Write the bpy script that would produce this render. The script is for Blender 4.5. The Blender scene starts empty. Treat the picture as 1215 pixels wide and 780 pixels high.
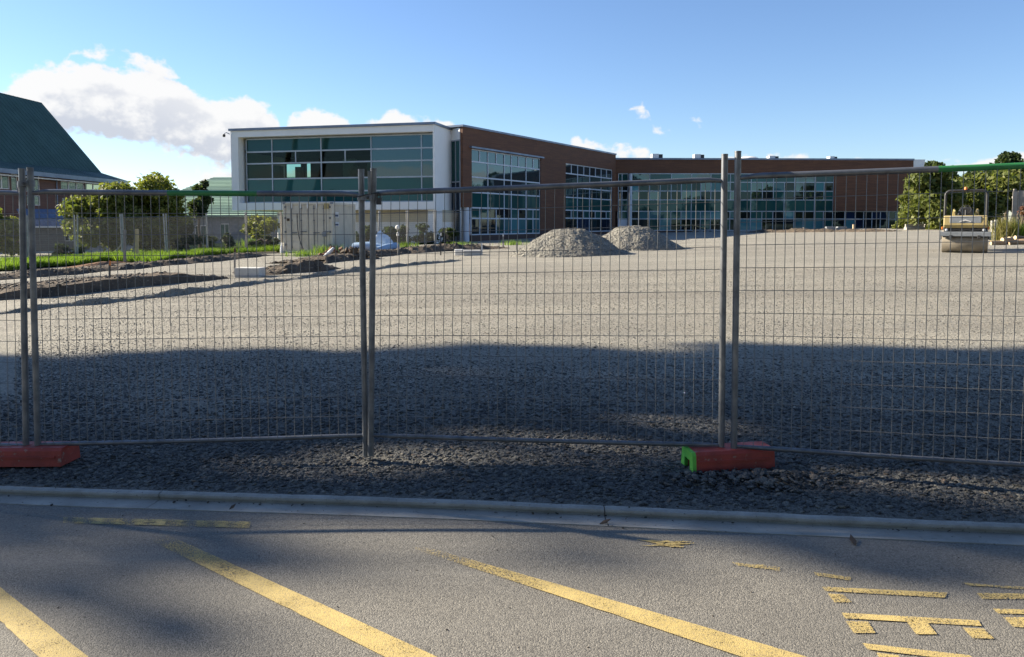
import bpy, math, random
import numpy as np
from mathutils import Vector, Matrix, noise as mnoise

random.seed(7)
rng = np.random.default_rng(7)
R = math.radians
scene = bpy.context.scene
COL = scene.collection

# ------------------------------------------------------------------ camera
EYE = Vector((0.0, 0.0, 1.72))
PITCH = R(3.70)
F = 913.0                      # focal length in photograph pixels (1215 wide)
CX, CY = 607.5, 324.0          # principal point (the photograph was cropped at the top)
cam = bpy.data.cameras.new('camera')
camo = bpy.data.objects.new('camera', cam)
COL.objects.link(camo)
camo.location = EYE
camo.rotation_euler = (R(90) - PITCH, 0, 0)
cam.sensor_fit = 'HORIZONTAL'
cam.sensor_width = 36.0
cam.lens = 36.0 * F / 1215.0
cam.shift_y = -(390.0 - CY) / 1215.0
cam.clip_start = 0.05
cam.clip_end = 8000
scene.camera = camo
scene.render.resolution_x, scene.render.resolution_y = 1024, 657

# ------------------------------------------------------------------ light
SUN_EL = R(25.0)
SUN_AZ = R(-70.0)              # measured clockwise from +Y: the sun stands to the left, a little ahead
SUN = Vector((math.sin(SUN_AZ) * math.cos(SUN_EL), math.cos(SUN_AZ) * math.cos(SUN_EL), math.sin(SUN_EL)))
sl = bpy.data.lights.new('sun', 'SUN')
sl.energy = 5.0
sl.angle = R(0.53)
sl.color = (1.0, 0.90, 0.73)
so = bpy.data.objects.new('sun', sl)
COL.objects.link(so)
so.rotation_euler = (-SUN).to_track_quat('-Z', 'Y').to_euler()

scene.view_settings.view_transform = 'Standard'
scene.view_settings.look = 'None'
scene.view_settings.gamma = 1.0
scene.view_settings.exposure = 1.55
scene.view_settings.use_curve_mapping = False

world = bpy.data.worlds.new('World')
scene.world = world
world.use_nodes = True


class NT:
    """tiny helper for writing node trees"""
    def __init__(self, tree):
        self.t = tree
    def n(self, typ, **kw):
        nd = self.t.nodes.new(typ)
        for k, v in kw.items():
            setattr(nd, k, v)
        return nd
    def link(self, a, b):
        self.t.links.new(a, b)
    def put(self, sock, v):
        if isinstance(v, bpy.types.NodeSocket):
            self.link(v, sock)
        elif v is not None:
            if sock.type == 'RGBA' and isinstance(v, (tuple, list)) and len(v) == 3:
                v = (*v, 1)
            sock.default_value = v
    def math(self, op, a, b=None, c=None, clamp=False):
        nd = self.n('ShaderNodeMath', operation=op)
        nd.use_clamp = clamp
        for i, v in enumerate((a, b, c)):
            if v is not None:
                self.put(nd.inputs[i], v)
        return nd.outputs[0]
    def vmath(self, op, a, b=None):
        nd = self.n('ShaderNodeVectorMath', operation=op)
        self.put(nd.inputs[0], a)
        if b is not None:
            self.put(nd.inputs[1], b)
        return nd.outputs[0]
    def mix(self, fac, a, b, blend='MIX'):
        nd = self.n('ShaderNodeMix', data_type='RGBA', blend_type=blend)
        self.put(nd.inputs[0], fac)
        self.put(nd.inputs[6], a)
        self.put(nd.inputs[7], b)
        return nd.outputs[2]
    def ramp(self, fac, pts, interp='LINEAR'):
        nd = self.n('ShaderNodeValToRGB')
        cr = nd.color_ramp
        cr.interpolation = interp
        while len(cr.elements) < len(pts):
            cr.elements.new(0.5)
        for e, (p, c) in zip(cr.elements, pts):
            e.position = p
            e.color = (c, c, c, 1) if isinstance(c, (int, float)) else (*c, 1)
        self.put(nd.inputs[0], fac)
        return nd.outputs[0]
    def noise(self, vec, scale, detail=4.0, rough=0.55, dist=0.0):
        nd = self.n('ShaderNodeTexNoise')
        self.put(nd.inputs['Vector'], vec)
        nd.inputs['Scale'].default_value = scale
        nd.inputs['Detail'].default_value = detail
        nd.inputs['Roughness'].default_value = rough
        nd.inputs['Distortion'].default_value = dist
        return nd
    def voro(self, vec, scale, feature='F1', rnd=1.0, smooth=None):
        nd = self.n('ShaderNodeTexVoronoi', feature=feature)
        self.put(nd.inputs['Vector'], vec)
        nd.inputs['Scale'].default_value = scale
        nd.inputs['Randomness'].default_value = rnd
        return nd
    def maprange(self, v, a, b, c=0.0, d=1.0, smooth=False):
        nd = self.n('ShaderNodeMapRange')
        if smooth:
            nd.interpolation_type = 'SMOOTHSTEP'
        self.put(nd.inputs[0], v)
        for i, x in enumerate((a, b, c, d)):
            nd.inputs[i + 1].default_value = x
        return nd.outputs[0]


def px_dir(px, py):
    d = Vector(((px - CX) / F, math.cos(PITCH), -math.sin(PITCH))) + \
        Vector((0, math.sin(PITCH), math.cos(PITCH))) * ((CY - py) / F)
    return d


def build_world():
    t = world.node_tree
    t.nodes.clear()
    w = NT(t)
    out = w.n('ShaderNodeOutputWorld')
    bg = w.n('ShaderNodeBackground')
    bg.inputs['Strength'].default_value = 0.057
    w.link(bg.outputs[0], out.inputs[0])
    sky = w.n('ShaderNodeTexSky')
    sky.sky_type = 'NISHITA'
    sky.sun_disc = False
    sky.sun_elevation = SUN_EL
    sky.sun_rotation = SUN_AZ
    sky.altitude = 50
    sky.air_density = 1.0
    sky.dust_density = 0.12
    sky.ozone_density = 3.0
    # ---- cloud field as a function of direction: (azimuth, tangent of elevation)
    def uv(px, py):
        d = px_dir(px, py)
        return math.atan2(d.x, d.y), d.z / math.hypot(d.x, d.y)
    U0, U1, V1 = uv(-420, 200)[0], uv(1500, 200)[0], 0.34
    def profile(pts):
        """pts: (px, top y, bottom y) -> ramp whose red is the cloud top and green its foot"""
        out = []
        for px, yt, yb in pts:
            u, vt = uv(px, yt)
            out.append(((u - U0) / (U1 - U0), (max(0, vt) / V1, max(0, uv(px, yb)[1]) / V1, 0)))
        return out
    main = profile([(-415, 170, 190), (-250, 120, 165), (-110, 92, 160), (0, 101, 160), (22, 84, 158), (50, 76, 158), (95, 72, 160), (150, 78, 168), (200, 92, 180),
                    (235, 108, 192), (270, 116, 200), (305, 123, 205), (326, 131, 200), (336, 158, 165), (343, 134, 190), (370, 125, 190), (398, 136, 190), (422, 156, 168),
                    (440, 140, 190), (468, 128, 190), (496, 141, 190), (522, 142, 165), (545, 158, 160), (600, 200, 190), (1130, 200, 195), (1200, 178, 205), (1330, 150, 200), (1490, 180, 200)])
    wisp = profile([(-415, 230, 225), (60, 205, 235), (78, 66, 62), (110, 54, 72), (150, 56, 78), (180, 72, 88), (200, 82, 98), (216, 98, 90), (235, 205, 235), (640, 205, 235), (668, 182, 180), (684, 166, 192), (731, 166, 192), (772, 178, 192), (792, 188, 186), (1490, 188, 186)])
    bits = profile([(-415, 190, 140), (690, 190, 140), (699, 150, 142), (706, 138, 153), (720, 138, 153), (727, 148, 143), (742, 138, 133), (750, 131, 139), (764, 131, 139), (770, 138, 133), (776, 154, 150), (784, 146, 157), (812, 147, 158), (828, 142, 158), (842, 158, 148), (860, 190, 140), (1490, 190, 140)])
    g = bpy.data.node_groups.new('cloud_density', 'ShaderNodeTree')
    g.interface.new_socket('P', in_out='INPUT', socket_type='NodeSocketVector')
    g.interface.new_socket('D', in_out='OUTPUT', socket_type='NodeSocketFloat')
    g.interface.new_socket('H', in_out='OUTPUT', socket_type='NodeSocketFloat')
    q = NT(g)
    gi = q.n('NodeGroupInput')
    go = q.n('NodeGroupOutput')
    P = gi.outputs[0]
    nz = q.noise(q.vmath('MULTIPLY', P, (0.8, 1.15, 1.0)), 25.0, 6.0, 0.54)
    nb = q.noise(P, 62.0, 3.0, 0.5)
    bil = q.math('ABSOLUTE', q.math('SUBTRACT', nb.outputs[0], 0.5))
    sp = q.n('ShaderNodeSeparateXYZ')
    q.link(P, sp.inputs[0])
    u, v = sp.outputs[0], sp.outputs[1]
    tt = q.maprange(u, U0, U1)
    vn = q.math('DIVIDE', v, V1)
    def band(prof):
        c = q.ramp(tt, prof)
        sc_ = q.n('ShaderNodeSeparateColor')
        q.link(c, sc_.inputs[0])
        up = q.math('SUBTRACT', sc_.outputs[0], vn)
        dn = q.math('SUBTRACT', vn, sc_.outputs[1])
        return q.math('MINIMUM', q.math('MULTIPLY', up, 18.0), q.math('MULTIPLY', dn, 15.0)), dn
    e1, h1 = band(main)
    e2, h2 = band(wisp)
    e3, h3 = band(bits)
    e2 = q.math('MINIMUM', e2, 0.20)
    e3 = q.math('MINIMUM', e3, -0.22)
    e2 = q.math('MAXIMUM', e2, e3)
    e = q.math('MAXIMUM', q.math('MINIMUM', e1, 1.0), q.math('MINIMUM', e2, 0.45))
    d0 = q.math('ADD', e, q.math('MULTIPLY', q.math('SUBTRACT', nz.outputs[0], 0.5), 2.9))
    d0 = q.math('SUBTRACT', d0, q.math('MULTIPLY', bil, 1.1))
    d0 = q.math('ADD', d0, 0.12)
    q.link(d0, go.inputs[0])
    q.link(h1, go.inputs[1])

    tc = w.n('ShaderNodeTexCoord')
    sep = w.n('ShaderNodeSeparateXYZ')
    w.link(tc.outputs['Generated'], sep.inputs[0])
    x, y, z = sep.outputs
    u = w.math('ARCTAN2', x, y)
    hyp = w.math('SQRT', w.math('ADD', w.math('MULTIPLY', x, x), w.math('MULTIPLY', y, y)))
    v = w.math('DIVIDE', z, w.math('MAXIMUM', hyp, 0.001))
    cb = w.n('ShaderNodeCombineXYZ')
    w.link(u, cb.inputs[0])
    w.link(v, cb.inputs[1])
    P0 = cb.outputs[0]
    def dens(p):
        nd = w.n('ShaderNodeGroup')
        nd.node_tree = g
        w.link(p, nd.inputs[0])
        return nd.outputs
    oA = dens(P0)
    oB = dens(w.vmath('ADD', P0, (-0.012, 0.014, 0)))
    cover = w.maprange(oA[0], -0.05, 0.42, 0, 1, True)
    rel = w.math('SUBTRACT', oB[0], w.math('MULTIPLY', oA[0], .62))
    sh1 = w.maprange(rel, -0.15, 0.75, 0, 1, True)
    foot_ = w.maprange(oA[1], 0.02, 0.26, 1.0, 0.40, True)
    shade = w.math('MULTIPLY', sh1, foot_)
    cloudc = w.mix(shade, (5.9, 5.85, 5.8), (3.8, 4.0, 4.5))
    skyc = w.mix(1.0, sky.outputs[0], (0.92, 0.98, 1.12), 'MULTIPLY')
    col = w.mix(w.math('MULTIPLY', cover, 0.97), skyc, cloudc)
    w.link(col, bg.inputs['Color'])
    world.cycles.sampling_method = 'MANUAL'
    world.cycles.sample_map_resolution = 256


build_world()

# ------------------------------------------------------------------ ground height
def smooth(a, b, x):
    t = min(1.0, max(0.0, (x - a) / (b - a)))
    return t * t * (3 - 2 * t)

GP = [(-1e3, 0), (6, 0), (12, .09), (20, .26), (30, .38), (45, .50), (80, .46), (1e5, .46)]

def gprof(y):
    for (a, za), (b, zb) in zip(GP, GP[1:]):
        if y <= b:
            return za + (zb - za) * (y - a) / (b - a)
    return GP[-1][1]

def znear(x):
    v = -0.036 * math.log1p(math.exp(min(40, -(x + 0.4) * 1.6))) / 1.6
    return max(v, -0.45)

def zg(x, y):
    s1 = smooth(6.5, 22, y)
    s2 = 1 - smooth(100, 400, y)
    return znear(x) * (1 - s1) + 0.022 * max(-40, min(34, x)) * s1 * s2 + gprof(y)

def znoise(x, y):
    return .030 * (mnoise.noise((x * .45, y * .6, 3)) + .5 * mnoise.noise((x * 1.1, y * 1.3, 9)))

def hit(px, py, zf, lo=1.0, hi=400.0):
    """point where the line of sight through a photograph pixel meets a height field"""
    d = px_dir(px, py)
    prev = None
    t = lo
    while t < hi:
        p = EYE + d * t
        if p.z < zf(p.x, p.y):
            a, b = prev if prev else lo, t
            for _ in range(40):
                m = (a + b) / 2
                p = EYE + d * m
                if p.z < zf(p.x, p.y):
                    b = m
                else:
                    a = m
            return EYE + d * b
        prev = t
        t *= 1.02
    return EYE + d * hi

def gpt(px, py):
    return hit(px, py, zg)

def at(px, py, Y):
    d = px_dir(px, py)
    return EYE + d * (Y / d.y)

KP = [hit(px, py, lambda x, y: znear(x)) for px, py in
      ((0, 577), (200, 582), (420, 588), (640, 597), (840, 606.5), (1030, 614), (1215, 620.5))]
_kc = np.polyfit([p.x for p in KP], [p.y for p in KP], 2)

def yk(x):
    xc = max(-6.0, min(6.0, x))
    v = float(np.polyval(_kc, xc))
    sl_ = 2 * _kc[0] * xc + _kc[1]
    return v + sl_ * (x - xc)

KERB_H = 0.036
KERB_W = 0.068
CHAN_W = 0.18

def zroad(x, y):
    d = yk(x) - KERB_W - CHAN_W - y
    return znear(x) - KERB_H + 0.004 + 0.014 * max(-0.4, min(d, 4.5))

def rpt(px, py):
    return hit(px, py, zroad, 1.0, 60)

# ------------------------------------------------------------------ mesh helpers
class MB:
    def __init__(self):
        self.v, self.f = [], []
    def quad(self, a, b, c, d):
        i = len(self.v)
        self.v += [tuple(a), tuple(b), tuple(c), tuple(d)]
        self.f.append((i, i + 1, i + 2, i + 3))
        return self
    def poly(self, pts):
        i = len(self.v)
        self.v += [tuple(p) for p in pts]
        self.f.append(tuple(range(i, i + len(pts))))
        return self
    def hexa(self, p):
        """8 points: bottom ring 0-3, top ring 4-7"""
        i = len(self.v)
        self.v += [tuple(q) for q in p]
        for f in ((3, 2, 1, 0), (4, 5, 6, 7), (0, 1, 5, 4), (1, 2, 6, 5), (2, 3, 7, 6), (3, 0, 4, 7)):
            self.f.append(tuple(i + k for k in f))
        return self
    def box(self, c, s, M=None, taper=1.0):
        x, y, z = (k / 2 for k in s)
        pts = [Vector((a * x * k, b * y * k, h * z)) for h, k in ((-1, 1.0), (1, taper)) for a, b in ((-1, -1), (1, -1), (1, 1), (-1, 1))]
        if M is not None:
            pts = [M @ p for p in pts]
        return self.hexa([p + Vector(c) for p in pts])
    def bar(self, a, b, w, d=None, up=(0, 0, 1)):
        a, b = Vector(a), Vector(b)
        d = w if d is None else d
        t = (b - a).normalized()
        u = Vector(up)
        if abs(t.dot(u)) > .98:
            u = Vector((0, 1, 0))
        s = t.cross(u).normalized()
        u = s.cross(t)
        o = [(-1, -1), (1, -1), (1, 1), (-1, 1)]
        return self.hexa([p + s * (i * w / 2) + u * (j * d / 2) for p in (a, b) for i, j in o])
    def tube(self, pts, r, n=10, cap=True):
        pts = [Vector(p) for p in pts]
        rs = r if isinstance(r, (list, tuple)) else [r] * len(pts)
        base = len(self.v)
        ref = None
        for k, p in enumerate(pts):
            t = (pts[min(k + 1, len(pts) - 1)] - pts[max(k - 1, 0)]).normalized()
            if ref is None:
                ref = Vector((0, 0, 1)) if abs(t.z) < .9 else Vector((0, 1, 0))
            s = t.cross(ref).normalized()
            u = s.cross(t).normalized()
            ref = u
            for j in range(n):
                an = 2 * math.pi * j / n
                self.v.append(tuple(p + (s * math.cos(an) + u * math.sin(an)) * rs[k]))
        for k in range(len(pts) - 1):
            for j in range(n):
                a = base + k * n + j
                b = base + k * n + (j + 1) % n
                self.f.append((a, b, b + n, a + n))
        if cap:
            self.f.append(tuple(base + j for j in range(n))[::-1])
            self.f.append(tuple(base + (len(pts) - 1) * n + j for j in range(n)))
        return self
    def prism(self, ring, vec):
        """extrude a planar ring of points along vec"""
        i = len(self.v)
        n = len(ring)
        self.v += [tuple(p) for p in ring] + [tuple(Vector(p) + Vector(vec)) for p in ring]
        self.f.append(tuple(range(i, i + n))[::-1])
        self.f.append(tuple(range(i + n, i + 2 * n)))
        for k in range(n):
            a, b = i + k, i + (k + 1) % n
            self.f.append((a, b, b + n, a + n))
        return self
    def grid(self, rows):
        i = len(self.v)
        m = len(rows[0])
        for r in rows:
            self.v += [tuple(p) for p in r]
        for a in range(len(rows) - 1):
            for b in range(m - 1):
                k = i + a * m + b
                self.f.append((k, k + 1, k + m + 1, k + m))
        return self
    def lathe(self, c, prof, n=20, axis='Z'):
        """prof: list of (radius, height) turned about an axis through c"""
        base = len(self.v)
        for (r, h) in prof:
            for j in range(n):
                a = 2 * math.pi * j / n
                p = (r * math.cos(a), r * math.sin(a), h)
                if axis == 'X':
                    p = (p[2], p[0], p[1])
                self.v.append((c[0] + p[0], c[1] + p[1], c[2] + p[2]))
        for k in range(len(prof) - 1):
            for j in range(n):
                a = base + k * n + j
                b = base + k * n + (j + 1) % n
                self.f.append((a, b, b + n, a + n))
        return self
    def build(self, name, material, parent=None, smooth_=False, bevel=0.0, seg=2):
        me = bpy.data.meshes.new(name)
        off = parent_world(parent)
        me.from_pydata([(v[0] - off.x, v[1] - off.y, v[2] - off.z) for v in self.v], [], self.f)
        return link(name, me, material, parent, smooth_, bevel, seg)


def parent_world(p):
    off = Vector((0, 0, 0))
    while p is not None:
        off = off + p.location
        p = p.parent
    return off


def link(name, me, material, parent=None, smooth_=False, bevel=0.0, seg=2):
    me.update()
    o = bpy.data.objects.new(name, me)
    COL.objects.link(o)
    if material is not None:
        me.materials.append(material)
    if parent is not None:
        o.parent = parent
    if smooth_:
        me.polygons.foreach_set('use_smooth', [True] * len(me.polygons))
        me.update()
        try:
            me.set_sharp_from_angle(angle=R(40))
        except Exception:
            pass
    if bevel > 0:
        m = o.modifiers.new('bevel', 'BEVEL')
        m.width = bevel
        m.segments = seg
        m.limit_method = 'ANGLE'
        m.angle_limit = R(35)
    return o


def tag(o, label=None, cat=None, group=None, kind=None):
    if label:
        o['label'] = label
    if cat:
        o['category'] = cat
    if group:
        o['group'] = group
    if kind:
        o['kind'] = kind
    return o


def thing(name, label, cat, loc=(0, 0, 0), group=None):
    o = bpy.data.objects.new(name, None)
    COL.objects.link(o)
    o.location = loc
    o.empty_display_size = .2
    return tag(o, label, cat, group)


def np_mesh(name, verts, faces, material, parent=None, tint=None, smooth_=False):
    """verts (N,3); faces (M,k) of one size; tint: per face float"""
    verts = np.asarray(verts, dtype=np.float32)
    faces = np.asarray(faces, dtype=np.int32)
    off = parent_world(parent)
    verts = verts - np.array(off, dtype=np.float32)
    me = bpy.data.meshes.new(name)
    k = faces.shape[1]
    me.vertices.add(len(verts))
    me.vertices.foreach_set('co', verts.ravel())
    me.loops.add(faces.size)
    me.loops.foreach_set('vertex_index', faces.ravel())
    me.polygons.add(len(faces))
    me.polygons.foreach_set('loop_start', np.arange(0, faces.size, k, dtype=np.int32))
    try:
        me.polygons.foreach_set('loop_total', np.full(len(faces), k, dtype=np.int32))
    except Exception:
        pass
    if tint is not None:
        a = me.attributes.new('tint', 'FLOAT', 'FACE')
        a.data.foreach_set('value', np.asarray(tint, dtype=np.float32))
    me.update(calc_edges=True)
    return link(name, me, material, parent, smooth_)

# ------------------------------------------------------------------ materials
def new_mat(name):
    m = bpy.data.materials.new(name)
    m.use_nodes = True
    m.node_tree.nodes.clear()
    w = NT(m.node_tree)
    out = w.n('ShaderNodeOutputMaterial')
    bs = w.n('ShaderNodeBsdfPrincipled')
    w.link(bs.outputs[0], out.inputs[0])
    return m, w, bs, out


def coords(w, kind='Object'):
    return w.n('ShaderNodeTexCoord').outputs[kind]


def bump(w, bs, h, strength, dist=0.01, prev=None):
    b = w.n('ShaderNodeBump')
    b.inputs['Strength'].default_value = strength
    b.inputs['Distance'].default_value = dist
    w.link(h, b.inputs['Height'])
    if prev is not None:
        w.link(prev, b.inputs['Normal'])
    if bs is not None:
        w.link(b.outputs[0], bs.inputs['Normal'])
    return b.outputs[0]


def worn(name, c1, c2, scale=3.0, rough=(.5, .8), metal=0.0, bmp=0.15, bdist=.004, spec=.5, contrast=(.35, .65), bscale=None, speck=None, obj_rand=0.0):
    """painted / plain surface: two tones broken by noise, with fine relief"""
    m, w, bs, out = new_mat(name)
    tc = coords(w)
    n = w.noise(tc, scale, 8, .62)
    f = w.maprange(n.outputs[0], contrast[0], contrast[1])
    col = w.mix(f, c1, c2)
    if speck:
        n2 = w.noise(tc, speck[0], 3, .7)
        col = w.mix(w.maprange(n2.outputs[0], speck[2], speck[2] + .08), col, speck[1])
    if obj_rand:
        oi = w.n('ShaderNodeObjectInfo')
        k = w.maprange(oi.outputs['Random'], 0, 1, 1 - obj_rand, 1 + obj_rand)
        cc = w.n('ShaderNodeCombineColor')
        for i in range(3):
            w.link(k, cc.inputs[i])
        col = w.mix(1.0, col, cc.outputs[0], 'MULTIPLY')
    w.put(bs.inputs['Base Color'], col)
    w.link(w.maprange(n.outputs[0], .3, .7, rough[0], rough[1]), bs.inputs['Roughness'])
    bs.inputs['Metallic'].default_value = metal
    bs.inputs['Specular IOR Level'].default_value = spec
    n3 = w.noise(tc, bscale or scale * 12, 6, .6)
    bump(w, bs, n3.outputs[0], bmp, bdist)
    return m


def mat_gravel(name, tones, cell=46.0, patch=((.30, .27, .22), .35), bstr=1.0, near_dark=False):
    m, w, bs, out = new_mat(name)
    tc = coords(w)
    wob = w.noise(tc, 30, 2, .5)
    p = w.vmath('ADD', tc, w.vmath('MULTIPLY', w.vmath('SUBTRACT', wob.outputs['Color'], (.5, .5, .5)), (.02, .02, .02)))
    v1 = w.voro(p, cell)
    v2 = w.voro(p, cell * 2.3)
    s1 = w.n('ShaderNodeSeparateColor')
    w.link(v1.outputs['Color'], s1.inputs[0])
    s2 = w.n('ShaderNodeSeparateColor')
    w.link(v2.outputs['Color'], s2.inputs[0])
    r = w.math('ADD', w.math('MULTIPLY', s1.outputs[0], .65), w.math('MULTIPLY', s2.outputs[1], .35))
    col = w.ramp(r, [(0.05, tones[0]), (.45, tones[1]), (.75, tones[2]), (.97, tones[3])])
    big = w.noise(tc, .35, 5, .6)
    col = w.mix(w.maprange(big.outputs[0], .42, .68, 0, patch[1]), col, patch[0])
    mpt = w.n('ShaderNodeMapping')
    mpt.inputs['Rotation'].default_value = (0, 0, -.35)
    mpt.inputs['Scale'].default_value = (.10, .8, 1)
    w.link(tc, mpt.inputs[0])
    trk = w.noise(mpt.outputs[0], 1.0, 5, .6)
    col = w.mix(w.maprange(trk.outputs[0], .50, .62, 0, .6), col, (.36, .332, .272))
    col = w.mix(w.maprange(trk.outputs[0], .46, .36, 0, .5), col, (.22, .20, .165))
    if near_dark:                      # slaty ballast strip by the kerb, colour darkened further to deepen its shade
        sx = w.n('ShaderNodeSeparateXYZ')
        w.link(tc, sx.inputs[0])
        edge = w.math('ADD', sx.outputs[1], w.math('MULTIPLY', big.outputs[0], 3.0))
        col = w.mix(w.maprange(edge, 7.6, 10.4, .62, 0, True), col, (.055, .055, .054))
    w.link(col, bs.inputs['Base Color'])
    bs.inputs['Roughness'].default_value = .9
    bs.inputs['Specular IOR Level'].default_value = .25
    h = w.math('ADD', w.math('MULTIPLY', v1.outputs['Distance'], -1.0), w.math('MULTIPLY', v2.outputs['Distance'], -.5))
    n3 = w.noise(tc, 7, 5, .6)
    b1 = bump(w, None, h, bstr, .019)
    bump(w, bs, n3.outputs[0], .7, .05, b1)
    return m


GT = [(.14, .132, .113), (.26, .243, .204), (.345, .322, .27), (.46, .43, .36)]
M = {}
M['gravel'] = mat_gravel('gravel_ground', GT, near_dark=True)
M['pile'] = mat_gravel('gravel_heap', [(.10, .096, .086), (.21, .20, .172), (.29, .274, .232), (.40, .375, .32)], 17.0, ((.22, .20, .16), .3), 1.0)

def mat_stone(name, tones):
    m, w, bs, out = new_mat(name)
    oi = w.n('ShaderNodeObjectInfo')
    tc = coords(w)
    n = w.noise(tc, 3.0, 5, .6)
    base = w.ramp(oi.outputs['Random'], tones)
    col = w.mix(w.maprange(n.outputs[0], .35, .7, 0, .45), base, tuple(k * .75 for k in tones[1][1]))
    w.link(col, bs.inputs['Base Color'])
    bs.inputs['Roughness'].default_value = .82
    bs.inputs['Specular IOR Level'].default_value = .35
    bump(w, bs, n.outputs[0], .4, .15)
    return m
M['stone'] = mat_stone('crushed_stone', [(0, (.10, .097, .09)), (.35, (.19, .18, .16)), (.7, (.275, .258, .218)), (.9, (.37, .345, .285)), (1, (.29, .22, .16))])
M['slate'] = mat_stone('slaty_ballast', [(0, (.038, .039, .041)), (.35, (.070, .070, .069)), (.7, (.115, .112, .102)), (.92, (.20, .185, .155)), (1, (.18, .125, .085))])  # dark slaty stones, toned down further to deepen the near shade
M['clod'] = mat_stone('soil_clods', [(0, (.045, .038, .03)), (.5, (.09, .073, .056)), (.85, (.17, .135, .10)), (1, (.26, .21, .16))])
M['debris'] = mat_stone('leaf_debris', [(0, (.02, .015, .012)), (.6, (.05, .035, .024)), (1, (.12, .08, .05))])

def mat_asphalt():
    m, w, bs, out = new_mat('asphalt')
    tc = coords(w)
    v = w.voro(tc, 150)
    s = w.n('ShaderNodeSeparateColor')
    w.link(v.outputs['Color'], s.inputs[0])
    fine = w.noise(tc, 420, 2, .6)
    r = w.math('ADD', w.math('MULTIPLY', s.outputs[0], .7), w.math('MULTIPLY', fine.outputs[0], .3))
    col = w.ramp(r, [(.1, (.085, .08, .071)), (.45, (.16, .149, .13)), (.75, (.205, .19, .163)), (.97, (.32, .295, .25))])
    big = w.noise(tc, .7, 6, .62)
    col = w.mix(w.maprange(big.outputs[0], .40, .72, 0, .45), col, (.135, .125, .108))
    mp = w.n('ShaderNodeMapping')
    mp.inputs['Scale'].default_value = (.35, 3.0, 1)
    w.link(tc, mp.inputs[0])
    st = w.noise(mp.outputs[0], 1.1, 5, .6)
    col = w.mix(w.maprange(st.outputs[0], .5, .75, 0, .35), col, (.26, .245, .215))
    dk = w.noise(tc, 5.0, 6, .7)
    col = w.mix(w.maprange(dk.outputs[0], .66, .74, 0, .55), col, (.06, .058, .055))
    w.link(col, bs.inputs['Base Color'])
    bs.inputs['Roughness'].default_value = .86
    bs.inputs['Specular IOR Level'].default_value = .3
    h = w.math('ADD', w.math('MULTIPLY', v.outputs['Distance'], -1), w.math('MULTIPLY', fine.outputs[0], .3))
    bump(w, bs, h, .5, .005)
    return m
M['asphalt'] = mat_asphalt()

def mat_paint(name, col, wear):
    m, w, bs, out = new_mat(name)
    tc = coords(w)
    n = w.noise(tc, 160, 3, .7)
    n2 = w.noise(tc, 5, 5, .65)
    v = w.voro(tc, 250)
    sc_ = w.n('ShaderNodeSeparateColor')
    w.link(v.outputs['Color'], sc_.inputs[0])
    c = w.mix(w.maprange(n2.outputs[0], .35, .7), col, tuple(k * .74 for k in col))
    c = w.mix(w.maprange(sc_.outputs[1], .55, .95, 0, .75), c, (.24, .19, .11))
    w.link(c, bs.inputs['Base Color'])
    bs.inputs['Roughness'].default_value = .8
    tr = w.n('ShaderNodeBsdfTransparent')
    mx = w.n('ShaderNodeMixShader')
    a = w.n('ShaderNodeAttribute')
    a.attribute_name = 'wear'
    k = w.math('ADD', w.math('MULTIPLY', n.outputs[0], .35), w.math('MULTIPLY', n2.outputs[0], .35))
    k = w.math('ADD', k, w.math('MULTIPLY', sc_.outputs[0], .30))
    lim = w.math('SUBTRACT', wear, w.math('MULTIPLY', a.outputs['Fac'], .40))
    fac = w.math('GREATER_THAN', k, lim)
    w.link(fac, mx.inputs[0])
    w.link(bs.outputs[0], mx.inputs[1])
    w.link(tr.outputs[0], mx.inputs[2])
    w.link(mx.outputs[0], out.inputs[0])
    h = w.math('MULTIPLY', v.outputs['Distance'], -1)
    bump(w, bs, h, .4, .004)
    return m
M['yellow'] = mat_paint('road_paint_yellow', (.54, .40, .14), .65)

M['concrete'] = worn('kerb_concrete', (.38, .35, .305), (.27, .25, .215), 6, (.75, .95), bmp=.8, bdist=.01, bscale=40, speck=(38, (.14, .125, .11), .63))
M['channel'] = worn('channel_concrete', (.37, .34, .29), (.25, .23, .195), 3.0, (.75, .95), bmp=.4, speck=(26, (.14, .125, .105), .62))
M['galv'] = worn('galvanised_steel', (.20, .205, .215), (.12, .125, .135), 9, (.38, .58), metal=.6, bmp=.1, speck=(30, (.12, .09, .07), .7))
M['wire'] = worn('galvanised_wire', (.22, .22, .215), (.14, .14, .14), 9, (.4, .6), metal=.4, bmp=.05)
M['green_paint'] = worn('green_painted_pipe', (.035, .22, .06), (.025, .15, .045), 8, (.4, .6), bmp=.12, speck=(22, (.2, .2, .2), .72))
M['red_plastic'] = worn('red_plastic', (.40, .048, .030), (.25, .045, .032), 7, (.5, .85), bmp=.3, speck=(17, (.27, .19, .15), .62))
M['green_spray'] = worn('green_spray_paint', (.16, .55, .06), (.10, .42, .05), 9, (.6, .8), bmp=.2)
M['soil'] = worn('bare_soil', (.062, .052, .042), (.155, .122, .093), 1.6, (.9, 1), bmp=1.0, bdist=.08, spec=.1, bscale=9, speck=(14, (.28, .23, .18), .62))
M['clay'] = worn('orange_clay', (.24, .13, .075), (.17, .11, .075), 2, (.9, 1), bmp=.9, bdist=.06, spec=.1, bscale=10)
M['verge'] = worn('grass_ground', (.075, .11, .03), (.12, .13, .05), 1.2, (.9, 1), bmp=.8, bdist=.06, spec=.1, bscale=14)
M['white_wall'] = worn('white_render', (.90, .87, .82), (.85, .82, .77), .8, (.6, .8), bmp=.05, bdist=.002)
M['beige'] = worn('cream_render', (.62, .55, .40), (.55, .48, .35), .8, (.6, .8), bmp=.06)
M['alu'] = worn('aluminium_frame', (.42, .45, .49), (.36, .39, .43), 2, (.35, .5), metal=.35, bmp=.02)
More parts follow.
